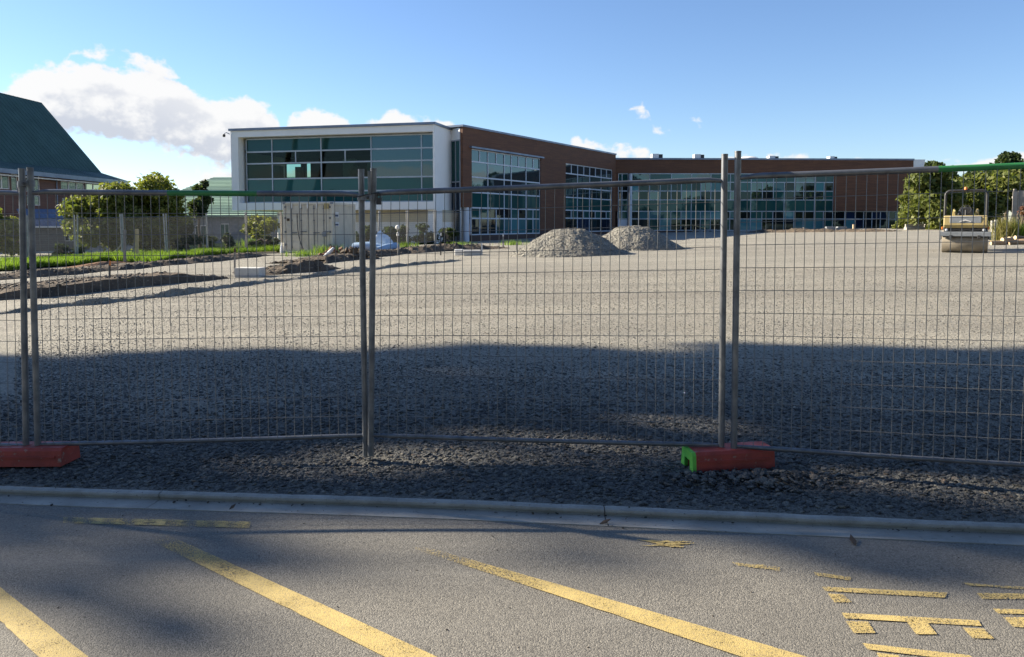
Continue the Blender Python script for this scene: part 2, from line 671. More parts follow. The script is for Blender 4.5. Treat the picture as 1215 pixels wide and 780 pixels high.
M['alu_white'] = worn('white_window_frame', (.62, .64, .68), (.55, .57, .61), 2, (.35, .5), bmp=.02)
M['coping'] = worn('grey_metal_coping', (.20, .24, .31), (.15, .18, .24), 1, (.3, .45), metal=.4, bmp=.03)
M['dark_room'] = worn('dim_interior', (.035, .034, .033), (.02, .02, .02), 1, (.8, .9), bmp=.02)
M['roof_dark'] = worn('dark_green_roof', (.022, .066, .046), (.016, .050, .036), .5, (.5, .65), bmp=.1)
M['timber_grey'] = worn('weathered_timber', (.30, .28, .25), (.20, .185, .165), 3, (.8, .95), bmp=.5, obj_rand=.18)
M['timber_new'] = worn('pale_timber', (.55, .42, .26), (.42, .31, .18), 4, (.7, .9), bmp=.4, obj_rand=.12)
M['white_paint'] = worn('white_paint', (.74, .73, .70), (.60, .58, .55), 3, (.5, .8), bmp=.1)
M['pale_post'] = worn('pale_weathered_post', (.42, .41, .39), (.30, .295, .28), 4, (.6, .85), bmp=.2)
M['black'] = worn('black_steel', (.022, .022, .024), (.035, .034, .033), 6, (.45, .65), bmp=.1)
M['seat_vinyl'] = worn('black_vinyl', (.03, .03, .034), (.045, .045, .05), 6, (.5, .65), bmp=.15)
M['machine_yellow'] = worn('yellow_machine_paint', (.44, .34, .14), (.34, .26, .11), 4, (.4, .6), bmp=.08, speck=(9, (.45, .36, .22), .66))
M['machine_grey'] = worn('grey_machine_panel', (.25, .265, .285), (.19, .205, .22), 4, (.45, .6), bmp=.08)
M['drum'] = worn('dusty_roller_drum', (.30, .26, .20), (.20, .17, .13), 2.5, (.55, .8), metal=.25, bmp=.2)
M['orange'] = worn('orange_lens', (.75, .22, .03), (.65, .18, .03), 5, (.3, .5), bmp=.05)
M['tarp'] = worn('white_sheeting', (.74, .75, .76), (.62, .64, .66), 2, (.5, .7), bmp=.3)
M['blue_tarp'] = worn('pale_blue_sheeting', (.30, .42, .56), (.24, .34, .47), 3, (.5, .7), bmp=.3)
M['block'] = worn('pale_concrete_block', (.55, .53, .49), (.44, .42, .39), 4, (.8, .95), bmp=.4)
M['blue_roof'] = worn('blue_grey_roof', (.085, .125, .20), (.07, .10, .16), 1, (.5, .65), bmp=.1)
M['log'] = worn('sawn_logs', (.42, .29, .17), (.30, .20, .12), 5, (.8, .95), bmp=.5, obj_rand=.2)
M['bark'] = worn('bark', (.10, .075, .055), (.16, .125, .095), 6, (.9, 1), bmp=1.0, bdist=.03)
M['dark_blue'] = worn('dark_blue_plastic', (.025, .035, .075), (.03, .045, .09), 5, (.5, .6), bmp=.1)
M['leaf_litter'] = worn('dead_leaf', (.10, .06, .035), (.06, .04, .025), 9, (.8, .9), bmp=.2)

def mat_cladding(name, c1, c2, course=0.075):
    """narrow terracotta boards: colour varies board to board"""
    m, w, bs, out = new_mat(name)
    tc = coords(w, 'UV')
    br = w.n('ShaderNodeTexBrick')
    w.link(tc, br.inputs['Vector'])
    br.inputs['Scale'].default_value = 1.0
    br.inputs['Brick Width'].default_value = .9
    br.inputs['Row Height'].default_value = course
    br.inputs['Mortar Size'].default_value = .006
    br.inputs['Color1'].default_value = (*c1, 1)
    br.inputs['Color2'].default_value = (*c2, 1)
    br.inputs['Mortar'].default_value = (.03, .02, .016, 1)
    n = w.noise(tc, .8, 7, .65)
    col = w.mix(w.maprange(n.outputs[0], .35, .7, 0, .55), br.outputs[0], tuple(k * .62 for k in c1))
    w.link(col, bs.inputs['Base Color'])
    bs.inputs['Roughness'].default_value = .75
    bump(w, bs, br.outputs['Fac'], -.6, .01)
    return m
M['clad'] = mat_cladding('terracotta_boards', (.195, .080, .035), (.125, .050, .025))
M['clad_dark'] = mat_cladding('dark_brick_base', (.10, .055, .042), (.075, .042, .035), .086)
M['hall_brick'] = mat_cladding('brown_brick', (.17, .085, .06), (.12, .06, .045), .086)
M['weatherboard'] = mat_cladding('grey_weatherboard', (.15, .145, .135), (.12, .118, .112), .15)

def mat_ribbed(name, col, pitch, axis=0, dark=.7, rough=.5):
    m, w, bs, out = new_mat(name)
    tc = coords(w, 'UV')
    sp = w.n('ShaderNodeSeparateXYZ')
    w.link(tc, sp.inputs[0])
    s = w.math('SINE', w.math('MULTIPLY', sp.outputs[axis], 2 * math.pi / pitch))
    n = w.noise(tc, .4, 6, .6)
    c = w.mix(w.maprange(n.outputs[0], .35, .7), col, tuple(k * dark for k in col))
    w.link(c, bs.inputs['Base Color'])
    bs.inputs['Roughness'].default_value = rough
    bump(w, bs, s, .8, pitch * .12)
    return m
M['green_tiles'] = mat_ribbed('pale_green_roof', (.30, .44, .33), .37, 1, .8)

def mat_pane(name, col, ior=1.45, rough=.02, tint=(.62, .92, 1.0, 1)):
    m, w, bs, out = new_mat(name)
    oi = w.n('ShaderNodeObjectInfo')
    k = w.maprange(oi.outputs['Random'], 0, 1, .65, 1.35)
    cc = w.n('ShaderNodeCombineColor')
    for i in range(3):
        w.link(k, cc.inputs[i])
    w.link(w.mix(1, (*col, 1), cc.outputs[0], 'MULTIPLY'), bs.inputs['Base Color'])
    bs.inputs['Roughness'].default_value = rough
    bs.inputs['IOR'].default_value = ior
    bs.inputs['Specular Tint'].default_value = tint
    tc = coords(w)
    n = w.noise(tc, .7, 2, .5)
    bump(w, bs, n.outputs[0], .12, .02)
    return m
M['pane_dark'] = mat_pane('dark_glass', (.010, .014, .017))
M['pane_teal'] = mat_pane('teal_glass', (.018, .072, .070))
M['pane_light'] = mat_pane('glass_with_pale_blind', (.06, .17, .19))
M['pane_sky'] = mat_pane('reflective_glass', (.012, .026, .034), 1.9)
M['pane_bright'] = mat_pane('mirror_like_glass', (.10, .11, .12), 3.4, .02, (1, 1, 1, 1))
M['pane_navy'] = mat_pane('navy_glass', (.012, .022, .05))

def mat_glass():
    m, w, bs, out = new_mat('clear_glass')
    m.node_tree.nodes.remove(bs)
    tr = w.n('ShaderNodeBsdfTransparent')
    tr.inputs[0].default_value = (.55, .72, .66, 1)
    gl = w.n('ShaderNodeBsdfGlossy')
    gl.inputs['Roughness'].default_value = .015
    fr = w.n('ShaderNodeFresnel')
    fr.inputs[0].default_value = 1.28
    mx = w.n('ShaderNodeMixShader')
    w.link(fr.outputs[0], mx.inputs[0])
    w.link(tr.outputs[0], mx.inputs[1])
    w.link(gl.outputs[0], mx.inputs[2])
    w.link(mx.outputs[0], out.inputs[0])
    return m
M['glass'] = mat_glass()

def mat_leaf(name, dark, mid, light, trans=.45):
    m, w, bs, out = new_mat(name)
    a = w.n('ShaderNodeAttribute')
    a.attribute_name = 'tint'
    col = w.ramp(a.outputs['Fac'], [(0, dark), (.5, mid), (1, light)])
    w.link(col, bs.inputs['Base Color'])
    bs.inputs['Roughness'].default_value = .6
    bs.inputs['Specular IOR Level'].default_value = .3
    tl = w.n('ShaderNodeBsdfTranslucent')
    w.link(w.mix(1, col, (1.0, 1.05, .55), 'MULTIPLY'), tl.inputs[0])
    mx = w.n('ShaderNodeMixShader')
    mx.inputs[0].default_value = trans
    w.link(bs.outputs[0], mx.inputs[1])
    w.link(tl.outputs[0], mx.inputs[2])
    w.link(mx.outputs[0], out.inputs[0])
    return m
M['leaf_olive'] = mat_leaf('olive_leaves', (.06, .085, .02), (.13, .155, .038), (.23, .235, .07))
M['leaf_yellow'] = mat_leaf('yellow_green_leaves', (.075, .10, .02), (.18, .20, .04), (.30, .29, .07))
M['leaf_dark'] = mat_leaf('dark_green_leaves', (.022, .038, .016), (.045, .07, .025), (.085, .11, .04))
M['leaf_red'] = mat_leaf('red_leaves', (.10, .05, .035), (.20, .085, .06), (.26, .15, .10))
M['grass'] = mat_leaf('grass_blades', (.09, .15, .02), (.16, .26, .035), (.25, .34, .06), .45)
M['reed'] = mat_leaf('reed_blades', (.14, .13, .04), (.22, .22, .07), (.32, .27, .11), .35)

def uv_wall(o, t, origin):
    """UVs in metres along a wall direction and height"""
    me = o.data
    uv = me.uv_layers.new(name='UVMap')
    t = Vector(t)
    off = parent_world(o.parent)
    n = Vector((-t.y, t.x, 0))
    for poly in me.polygons:
        side = abs(poly.normal.dot(t)) > .7
        for li in poly.loop_indices:
            p = me.vertices[me.loops[li].vertex_index].co + off - Vector(origin)
            uv.data[li].uv = ((p.dot(n) if side else p.dot(t)), p.z)
    return o

# ================================================================== SETTING
def axis_points(parts):
    out = [parts[0][0]]
    for (a, b, step) in parts:
        n = max(1, round((b - a) / step))
        out += [a + (b - a) * (k + 1) / n for k in range(n)]
    return out

def build_ground():
    xs = axis_points([(-900, -300, 120), (-300, -80, 30), (-80, -30, 4), (-30, 40, .32), (40, 90, 4), (90, 300, 30), (300, 900, 120)])
    ts = axis_points([(0, 22, .16), (22, 60, .6), (60, 120, 4), (120, 300, 30), (300, 1500, 200)])
    rows = []
    for t in ts:
        row = []
        for x in xs:
            y = yk(x) + t
            z = zg(x, y)
            if abs(x) < 45 and y < 60:
                k = min(1, t / .5)
                z += k * znoise(x, y)
            row.append((x, y, z))
        rows.append(row)
    b = MB().grid(rows)
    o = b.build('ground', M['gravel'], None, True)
    tag(o, kind='structure')
    # ground on the camera's side of the road
    rows = []
    for t in axis_points([(-14, -40, 13), (-40, -300, 130), (-300, -1500, 600)]) if False else [-13, -20, -40, -100, -300, -1200]:
        rows.append([(x, t, zroad(0, 0) + .06) for x in (-900, -300, -100, -40, 0, 40, 100, 300, 900)][::-1])
    v = MB().grid(rows).build('verge', M['verge'])
    tag(v, kind='structure')
build_ground()

def build_road():
    xs = axis_points([(-300, -30, 27), (-30, -8, 2), (-8, 8, .22), (8, 30, 2), (30, 300, 27)])
    rows = []
    ds = axis_points([(0, 5, .2), (5, 18.5, 1.5)])
    for d in ds:
        row = []
        for x in xs:
            y = yk(x) - KERB_W - CHAN_W - d
            y = max(y, -13.2)
            row.append((x, y, zroad(x, y)))
        rows.append(row[::-1])
    o = MB().grid(rows).build('road', M['asphalt'], None, True)
    tag(o, kind='structure')
    # kerb and channel in cast lengths with open joints
    lo = 0.56 - 2.9 * 8
    L = 2.9
    first = True
    while lo < 24:
        a, b = lo + .003, lo + L - .003
        st = [a + (b - a) * k / 60 for k in range(61)]
        ring = [(0.0, -.25), (0.0, -.004), (-.012, .004), (-KERB_W * .72, .004), (-KERB_W * .94, -.002), (-KERB_W, -.012), (-KERB_W + .003, -.022), (-KERB_W + .014, -KERB_H + .002), (-KERB_W + .014, -.25)]
        m = MB()
        rws = []
        for x in st:
            wob = .004 * mnoise.noise((x * 2.3, 1, 1)) + .0035 * mnoise.noise((x * 17, 1, 1)) - .007 * max(0, mnoise.noise((x * 6, 4, 1)) - .3)
            rws.append([(x, yk(x) + p[0] + wob, znear(x) + p[1] + .5 * wob) for p in ring])
        m.grid([list(r) for r in rws])
        for r in (rws[0], rws[-1]):
            m.poly(r)
        o = m.build('kerb', M['concrete'], None, True)
        tag(o, kind='structure')
        m = MB()
        ring = [(-KERB_W + .016, -KERB_H - .006), (-KERB_W - .05, -KERB_H - .003), (-KERB_W - CHAN_W * .6, -KERB_H + .002), (-KERB_W - CHAN_W - .002, -KERB_H + .009), (-KERB_W - CHAN_W - .004, -KERB_H - .1)]
        rws = [[(x, yk(x) + p[0], znear(x) + p[1]) for p in ring] for x in st]
        m.grid(rws)
        for r in (rws[0], rws[-1]):
            m.poly(r + [(r[0][0], r[0][1], r[-1][2])])
        o = m.build('channel', M['channel'], None, True)
        tag(o, kind='structure')
        lo += L
build_road()

# ---- road markings: thin sheets of paint on the asphalt
def marking(name, strips, label, cat, wear=None, group=None):
    """strips: list of world rows projected from image pixels [(left,right) ...] draped on the road"""
    m = MB()
    ws = []
    for rows in strips:
        m.grid([[(p.x, p.y, zroad(p.x, p.y) + .005) for p in r] for r in rows])
        for k, r in enumerate(rows):
            ws += [wear[k] if wear else 0] * len(r)
    o = m.build(name, M['yellow'])
    a = o.data.attributes.new('wear', 'FLOAT', 'POINT')
    a.data.foreach_set('value', ws)
    return tag(o, label, cat, group)

def lerp(a, b, t):
    return a + (b - a) * t

def stripe(pa, pb, n=26, cols=3, wob=0.004):
    """pa, pb: pixel pairs for the two edges, start and end"""
    a0, a1 = rpt(*pa[0]), rpt(*pa[1])
    b0, b1 = rpt(*pb[0]), rpt(*pb[1])
    rows = []
    for k in range(n + 1):
        t = k / n
        l, r = lerp(a0, a1, t), lerp(b0, b1, t)
        l = l + Vector((mnoise.noise((t * 30, 1, 0)), mnoise.noise((t * 30, 5, 0)), 0)) * wob
        r = r + Vector((mnoise.noise((t * 30, 8, 0)), mnoise.noise((t * 30, 3, 0)), 0)) * wob
        rows.append([lerp(l, r, c / cols) for c in range(cols + 1)])
    return rows

wr = lambda n, a: [a * .75 * max(0, 1 - k / (n * .5)) ** 1.3 for k in range(n + 1)]
marking('painted_line', [stripe(((-60, 681), (56, 790.5)), ((-60, 650.6), (117, 790.5)))], 'yellow diagonal parking line cut off by the left edge of the photo', 'road marking', None, 'yellow diagonal parking lines')
marking('painted_line', [stripe(((176, 641), (500, 803)), ((196, 634.5), (520, 781.5)))], 'yellow diagonal parking line in the middle left, running up to the kerb gutter', 'road marking', wr(26, 1.0), 'yellow diagonal parking lines')
marking('painted_line', [stripe(((485, 650.5), (940, 801)), ((505, 650), (958, 781)))], 'longest yellow diagonal parking line, right of centre, fading out near the gutter', 'road marking', wr(26, 1.0), 'yellow diagonal parking lines')
marking('painted_line', [stripe(((75, 614.5), (298, 620)), ((75, 621.5), (296, 627.5)), 30, 3, .012)], 'scuffed short yellow dashes beside the gutter at the left', 'road marking', [.34 + .26 * math.sin(k * 1.9) + .1 * math.sin(k * .7) for k in range(31)])
def squiggle():
    st = []
    g = random.Random(2)
    for q in range(9):
        x0 = 755 + g.uniform(0, 34)
        y0 = 641 + g.uniform(0, 8)
        x1 = x0 + g.uniform(22, 45)
        y1 = 641 + g.uniform(0, 8)
        t = g.uniform(.9, 1.7)
        st.append(stripe(((x0, y0), (x1, y1)), ((x0, y0 + t * .6), (x1, y1 + t)), 9, 1, .03))
    return marking('spray_mark', st, 'small yellow sprayed squiggle on the asphalt near the gutter', 'paint mark')
squiggle()
def bars(quads, wear):
    st = []
    ws = []
    for (a, b, c, d) in quads:        # a-b upper edge, d-c lower edge
        rows = []
        for k in range(9):
            t = k / 8
            rows.append([lerp(lerp(rpt(*a), rpt(*b), t), lerp(rpt(*d), rpt(*c), t), j / 2) for j in range(3)])
        st.append(rows)
    return st
LET = {
 'C': ([((966, 680), (1010, 686), (1009, 690), (968, 684))], .34, 'faded letter C of the road lettering, farthest of its word'),
 'L': ([((975, 697.2), (1124, 704.5), (1121, 710.5), (979, 702.3)), ((982, 705.5), (1000, 706.5), (1011, 716), (990, 716))], .20, 'yellow stencilled letter L painted sideways on the asphalt'),
 'E': ([((998, 728.3), (1161, 737.5), (1165, 744.2), (1003, 735)), ((1003, 738), (1030, 739), (1039, 752.5), (1013, 752.5)), ((1073, 735.5), (1098, 737), (1112, 754), (1087, 754)), ((1142, 746), (1167, 747.5), (1180, 759.5), (1154, 758.5))], .12, 'yellow stencilled letter E with three short prongs painted on the asphalt'),
 'A': ([((1023, 764.5), (1150, 779), (1165, 788), (1030, 772)), ((1040, 776), (1066, 779), (1080, 800), (1052, 797))], .05, 'yellow stencilled letter at the bottom edge, its top bar only in view'),
 'K': ([((1142, 692.5), (1186, 696), (1187, 698), (1150, 696)), ((1183, 696), (1300, 701), (1300, 704), (1188, 699))], .30, 'worn yellow letter K strokes near the right edge, farthest of its word'),
 'E2': ([((1159, 705), (1300, 706), (1300, 712), (1165, 712))], .24, 'pale yellow letter E bar between two others at the right edge'),
 'E3': ([((1178, 723.5), (1300, 727), (1300, 733), (1184, 729)), ((1190, 733.5), (1230, 734), (1236, 747), (1202, 745))], .15, 'yellow letter E at the right edge beside the big stencilled E'),
 'P': ([((1215, 755), (1330, 764), (1335, 772), (1220, 762))], .15, 'yellow letter P cut off by the right edge of the photo'),
}
for k, (q, wv, lb) in LET.items():
    st = bars(q, wv)
    marking('road_letter', st, lb, 'road marking', [wv] * 9, 'yellow road lettering')
marking('paint_trace', [stripe(((868, 668), (925, 674)), ((875, 672), (926, 679)), 8, 2, .02)], 'faint yellow paint trace left of the road lettering', 'paint mark', [.42] * 9)

# ------------------------------------------------------------------ gravel stones
def stone_collection(mt, flat=1.0):
    c = bpy.data.collections.new('stone_shapes')
    import bmesh
    for k in range(6):
        bm = bmesh.new()
        bmesh.ops.create_icosphere(bm, subdivisions=1, radius=.5)
        sx, sy, sz = random.uniform(.8, 1.3), random.uniform(.65, 1.0), random.uniform(.4, .75) * flat
        for v in bm.verts:
            f = random.uniform(.72, 1.15)
            v.co = Vector((v.co.x * sx * f, v.co.y * sy * f, v.co.z * sz * f))
        me = bpy.data.meshes.new('stone_shape')
        bm.to_mesh(me)
        bm.free()
        me.materials.append(M[mt])
        c.objects.link(bpy.data.objects.new('stone_shape', me))
    return c
STONES = {k: stone_collection(k, f) for k, f in (('stone', 1), ('slate', .62), ('clod', 1), ('debris', .5))}

def scatter(name, rows, dens, smin, smax, seed, parent=None, kindof='stone'):
    """geometry nodes: stones strewn over a sheet, density from a vertex attribute"""
    b = MB().grid(rows)
    o = b.build(name, M[kindof], parent)
    a = o.data.attributes.new('density', 'FLOAT', 'POINT')
    a.data.foreach_set('value', [dens(v[0], v[1]) for v in b.v])
    g = bpy.data.node_groups.new(name, 'GeometryNodeTree')
    g.interface.new_socket('Geometry', in_out='INPUT', socket_type='NodeSocketGeometry')
    g.interface.new_socket('Geometry', in_out='OUTPUT', socket_type='NodeSocketGeometry')
    N = g.nodes.new
    gi, go = N('NodeGroupInput'), N('NodeGroupOutput')
    dp = N('GeometryNodeDistributePointsOnFaces')
    dp.distribute_method = 'RANDOM'
    dp.inputs['Seed'].default_value = seed
    na = N('GeometryNodeInputNamedAttribute')
    na.data_type = 'FLOAT'
    na.inputs['Name'].default_value = 'density'
    ci = N('GeometryNodeCollectionInfo')
    ci.inputs['Collection'].default_value = STONES[kindof]
    ci.inputs['Separate Children'].default_value = True
    ci.inputs['Reset Children'].default_value = True
    ip = N('GeometryNodeInstanceOnPoints')
    ip.inputs['Pick Instance'].default_value = True
    rr = N('FunctionNodeRandomValue')
    rr.data_type = 'FLOAT_VECTOR'
    rr.inputs[0].default_value = (-.5, -.5, 0)
    rr.inputs[1].default_value = (.5, .5, 6.283)
    rs = N('FunctionNodeRandomValue')
    rs.data_type = 'FLOAT'
    rs.inputs[2].default_value = 0
    rs.inputs[3].default_value = 1
    pw = N('ShaderNodeMath')
    pw.operation = 'POWER'
    pw.inputs[1].default_value = 2.2
    mr = N('ShaderNodeMapRange')
    mr.inputs[3].default_value = smin
    mr.inputs[4].default_value = smax
    Lk = g.links.new
    Lk(gi.outputs[0], dp.inputs['Mesh'])
    Lk(na.outputs[0], dp.inputs['Density'])
    Lk(dp.outputs['Points'], ip.inputs['Points'])
    Lk(ci.outputs[0], ip.inputs['Instance'])
    Lk(rr.outputs[0], ip.inputs['Rotation'])
    Lk(rs.outputs[1], pw.inputs[0])
    Lk(pw.outputs[0], mr.inputs[0])
    Lk(mr.outputs[0], ip.inputs['Scale'])
    Lk(ip.outputs[0], go.inputs[0])
    md = o.modifiers.new('stones', 'NODES')
    md.node_group = g
    return tag(o, kind='stuff')

def field_rows(y0, y1, dy, wid):
    rows = []
    n = int((y1 - y0) / dy)
    for k in range(n + 1):
        d = y0 + (y1 - y0) * k / n
        row = []
        for j in range(-60, 61):
            x = wid * (yk(0) + d) * j / 60
            y = yk(x) + d
            row.append((x, y, zg(x, y) + min(1, d / .5) * znoise(x, y) + .002))
        rows.append(row)
    return rows
def d_near(x, y):
    e = y - yk(x)
    n = mnoise.noise((x * .8, y * .8, 0))
    return (1750 + 700 * n - 1150 * smooth(.9, 2.6, e)) * (1 if e > .02 else 0)
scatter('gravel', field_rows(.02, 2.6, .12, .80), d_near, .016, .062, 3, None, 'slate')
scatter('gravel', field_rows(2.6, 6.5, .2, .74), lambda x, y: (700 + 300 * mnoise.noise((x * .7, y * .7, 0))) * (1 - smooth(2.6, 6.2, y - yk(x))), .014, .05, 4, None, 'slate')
scatter('gravel', field_rows(2.6, 6.5, .2, .74), lambda x, y: (420 + 200 * mnoise.noise((x * .9, y * .9, 4))) * (1 - .62 * smooth(3.5, 6.4, y - yk(x))), .012, .038, 14)
scatter('gravel', field_rows(6.5, 18, .5, .70), lambda x, y: 240 + 130 * mnoise.noise((x * .5, y * .5, 0)), .010, .032, 5)
scatter('gravel', field_rows(18, 34, 1, .70), lambda x, y: 8, .015, .04, 6)
# coarse ballast heaped round the right hand foot
bp = gpt(862, 566)
def heap_rows(c, rx, ry, h):
    rows = []
    for k in range(21):
        v = -1 + 2 * k / 20
        row = []
        for j in range(31):
            u = -1 + 2 * j / 30
            x, y = c[0] + u * rx, c[1] + v * ry
            row.append((x, y, zg(x, y) + znoise(x, y) + .002 + h * max(0, 1 - u * u - v * v)))
        rows.append(row)
    return rows
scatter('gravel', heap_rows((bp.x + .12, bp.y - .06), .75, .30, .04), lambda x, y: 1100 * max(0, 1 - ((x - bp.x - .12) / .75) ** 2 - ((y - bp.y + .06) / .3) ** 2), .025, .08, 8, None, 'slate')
# a little spill over the kerb
def spill_rows():
    rows = []
    for d in (-.30, -.22, -.12, -.02):
        rows.append([(x, yk(x) + d, (znear(x) + .010 if d > -.1 else znear(x) - KERB_H + .01)) for x in axis_points([(-4, 4, .2)])])
    return rows
scatter('grit', spill_rows(), lambda x, y: 30 + 60 * mnoise.noise((x * 1.1, 0, 0)), .005, .024, 9, None, 'debris')
scatter('grit', [[(x, yk(x) - KERB_W - d, znear(x) - KERB_H + .006) for x in axis_points([(-4.4, 4.4, .1)])] for d in (.012, .05)], lambda x, y: max(0, 260 + 900 * mnoise.noise((x * .9, 3, 0))), .006, .03, 19, None, 'debris')
scatter('grit', [[(x, yk(x) - .36 - d, zroad(x, yk(x) - .36 - d) + .002) for x in axis_points([(-4, 4, .2)])] for d in (0, .3, .6, 1.2, 1.8)], lambda x, y: max(0, 22 - 14 * (yk(x) - .36 - y)), .004, .014, 10, None, 'debris')

# ------------------------------------------------------------------ temporary fence
def unit_wire():
    m = MB().tube([(0, 0, 0), (0, 0, 1)], .0024, 6, False)
    me = bpy.data.meshes.new('wire')
    me.from_pydata(m.v, [], m.f)
    me.polygons.foreach_set('use_smooth', [True] * len(me.polygons))
    me.materials.append(M['wire'])
    me.update()
    return me
WIRE = unit_wire()

def wire(name, a, b, parent):
    o = bpy.data.objects.new(name, WIRE)
    COL.objects.link(o)
    a, b = Vector(a), Vector(b)
    d = b - a
    o.rotation_mode = 'QUATERNION'
    o.rotation_quaternion = d.to_track_quat('Z', 'Y')
    o.scale = (1, 1, d.length)
    o.location = a - parent_world(parent)
    o.parent = parent
    return o

def fence_panel(label, TL, TR, BL, BR, green=None, zr=(.022, 1.93), n_v=37, zb=(.022, .022)):
    base = (BL + BR) / 2
    t = thing('mesh_fence', label, 'fence panel', (base.x, base.y, base.z), 'temporary mesh fence panels along the kerb')
    for (b, tp) in ((BL, TL), (BR, TR)):
        mb = MB().tube([b, tp], .0225, 14)
        mb.build('post', M['galv'], t, True)
        d = (tp - b).normalized()
        MB().tube([tp - d * .004, tp + d * .006], .0235, 14).build('post_cap', M['galv'], t, True)
    H = 2.1
    lft = lambda z: lerp(BL, TL, z / H)
    rgt = lambda z: lerp(BR, TR, z / H)
    pt = lambda s, z: lerp(lft(z), rgt(z), s)
    # rails: crimped flat at the ends where they are welded to the posts
    def rail(z, name, sag):
        if green and name == 'top_rail':
            cuts = [(0, green[0], 'galv'), (green[0], green[1], 'green_paint'), (green[1], 1, 'galv')]
            cuts = [c for c in cuts if c[1] - c[0] > .002]
        else:
            cuts = [(0, 1, 'galv')]
        L = (BR - BL).length
        for (s0, s1, mt) in cuts:
            pts, rs = [], []
            for k in range(25):
                s = s0 + (s1 - s0) * k / 24
                e = min(s, 1 - s) * L
                pts.append(pt(s, z) + Vector((0, 0, -sag * 4 * s * (1 - s) - .012 * max(0, 1 - e / .12) * (1 if name == 'top_rail' else -1))))
                rs.append((.0205 if name == 'top_rail' else .0165) * (.62 + .38 * min(1, e / .16)))
            MB().tube(pts, rs, 12).build(name, M[mt], t, True)
    rail(zr[1], 'top_rail', .004)
    zlow = lambda q: zb[0] + (zb[1] - zb[0]) * q
    pl_ = lambda q, f: pt(q, zlow(q) + (zr[1] - zlow(q)) * f)
    L = (BR - BL).length
    pts, rs = [], []
    for k in range(25):
        q = k / 24
        e = min(q, 1 - q) * L
        pts.append(pl_(q, 0) + Vector((0, 0, -.006 * 4 * q * (1 - q))))
        rs.append(.0165 * (.62 + .38 * min(1, e / .16)))
    MB().tube(pts, rs, 12).build('bottom_rail', M['galv'], t, True)
    off = Vector((0, -.012, 0))
    for k in range(n_v):
        q = (k + 1) / (n_v + 1)
        jit = random.uniform(-.0008, .0008)
        wire('vertical_wire', pl_(q + jit, 0) + off, pl_(q - jit, 1) + off, t)
    off2 = Vector((0, -.008, 0))
    for k in range(11):
        wire('horizontal_wire', pl_(0, (k + 1) / 12) + off2, pl_(1, (k + 1) / 12) + off2, t)
    return t

YJ1, YJ2, YJ3 = 5.74, 5.61, 5.39
def post_pts(top, bot, Y):
    a, b = at(*bot, Y), at(*top, Y)
    return b, a
TLa, BLa = post_pts((25.9, 201), (31, 532), YJ1)
TLb, BLb = post_pts((35.8, 200), (45, 532), YJ1 - .01)
TRb, BRb = post_pts((428.4, 202), (434, 541), YJ2 + .01)
TLc, BLc = post_pts((443.2, 201), (439.8, 541), YJ2 - .03)
TRc, BRc = post_pts((859.9, 184), (855.8, 533), YJ3)
TLd, BLd = post_pts((875.6, 180.5), (870.8, 533), YJ3 - .03)
far = Vector((-2.42, .12, 0))
fence_panel('mesh fence panel cut off by the left edge, only its right post showing', TLa + far, TLa, BLa + far, BLa)
fence_panel('left mesh fence panel with a green painted stretch of top rail, before the shipping container', TLb, TRb, BLb, BRb, green=(.42, .69), zb=(.03, .155))
fence_panel('middle mesh fence panel with an all grey top rail, before the gravel heaps', TLc, TRc, BLc, BRc, zb=(.155, .03))
dr = Vector((2.27, -.72, .055))
fence_panel('right mesh fence panel with a green top rail towards the roller', TLd, TLd + dr, BLd, BLd + dr, green=(.52, 1.0))

def clamp(name, a, b, z, label, style):
    """coupler joining two posts"""
    pa = lerp(a[1], a[0], z / 2.1)
    pb = lerp(b[1], b[0], z / 2.1)
    c = (pa + pb) / 2
    t = thing(name, label, 'clamp', c, 'couplers joining fence posts')
    m = MB()
    for p in (pa, pb):
        m.tube([p - Vector((0, 0, .022)), p + Vector((0, 0, .022))], .030, 14)
    m.build('band', M['galv'], t, True)
    MB().bar(pa + Vector((0, -.03, 0)), pb + Vector((0, -.03, 0)), .008, .036).build('plate', M['galv'], t)
    MB().tube([c + Vector((0, -.055, 0)), c + Vector((0, .045, 0))], .006, 8).build('bolt', M['galv'], t, True)
    MB().tube([c + Vector((0, -.05, 0)), c + Vector((0, -.040, 0))], .013, 6).build('nut', M['galv'], t)
    if style:
        q = pb + Vector((.045, -.03, -.03))
        MB().box(q, (.034, .018, .05)).build('padlock', M['black'], t, bevel=.003)
        MB().tube([q + Vector((-.010, 0, .02)), q + Vector((-.010, 0, .05)), q + Vector((0, 0, .06)), q + Vector((.010, 0, .05)), q + Vector((.010, 0, .02))], .0035, 6).build('shackle', M['black'], t, True)
        MB().tube([pa + Vector((-.05, -.03, .0)), (pa + pb) / 2 + Vector((0, -.035, .02)), q + Vector((0, 0, .06))], .004, 6).build('chain', M['black'], t, True)
        MB().box(pb + Vector((-.022, -.026, .10)), (.022, .012, .17)).build('sleeve', M['galv'], t, bevel=.003)
    return t
clamp('post_coupler', (TLa, BLa), (TLb, BLb), 1.99, 'steel coupler between the two posts at the left joint', False)
clamp('post_coupler', (TRb, BRb), (TLc, BLc), 1.90, 'steel coupler with sleeve and padlock at the middle joint', True)

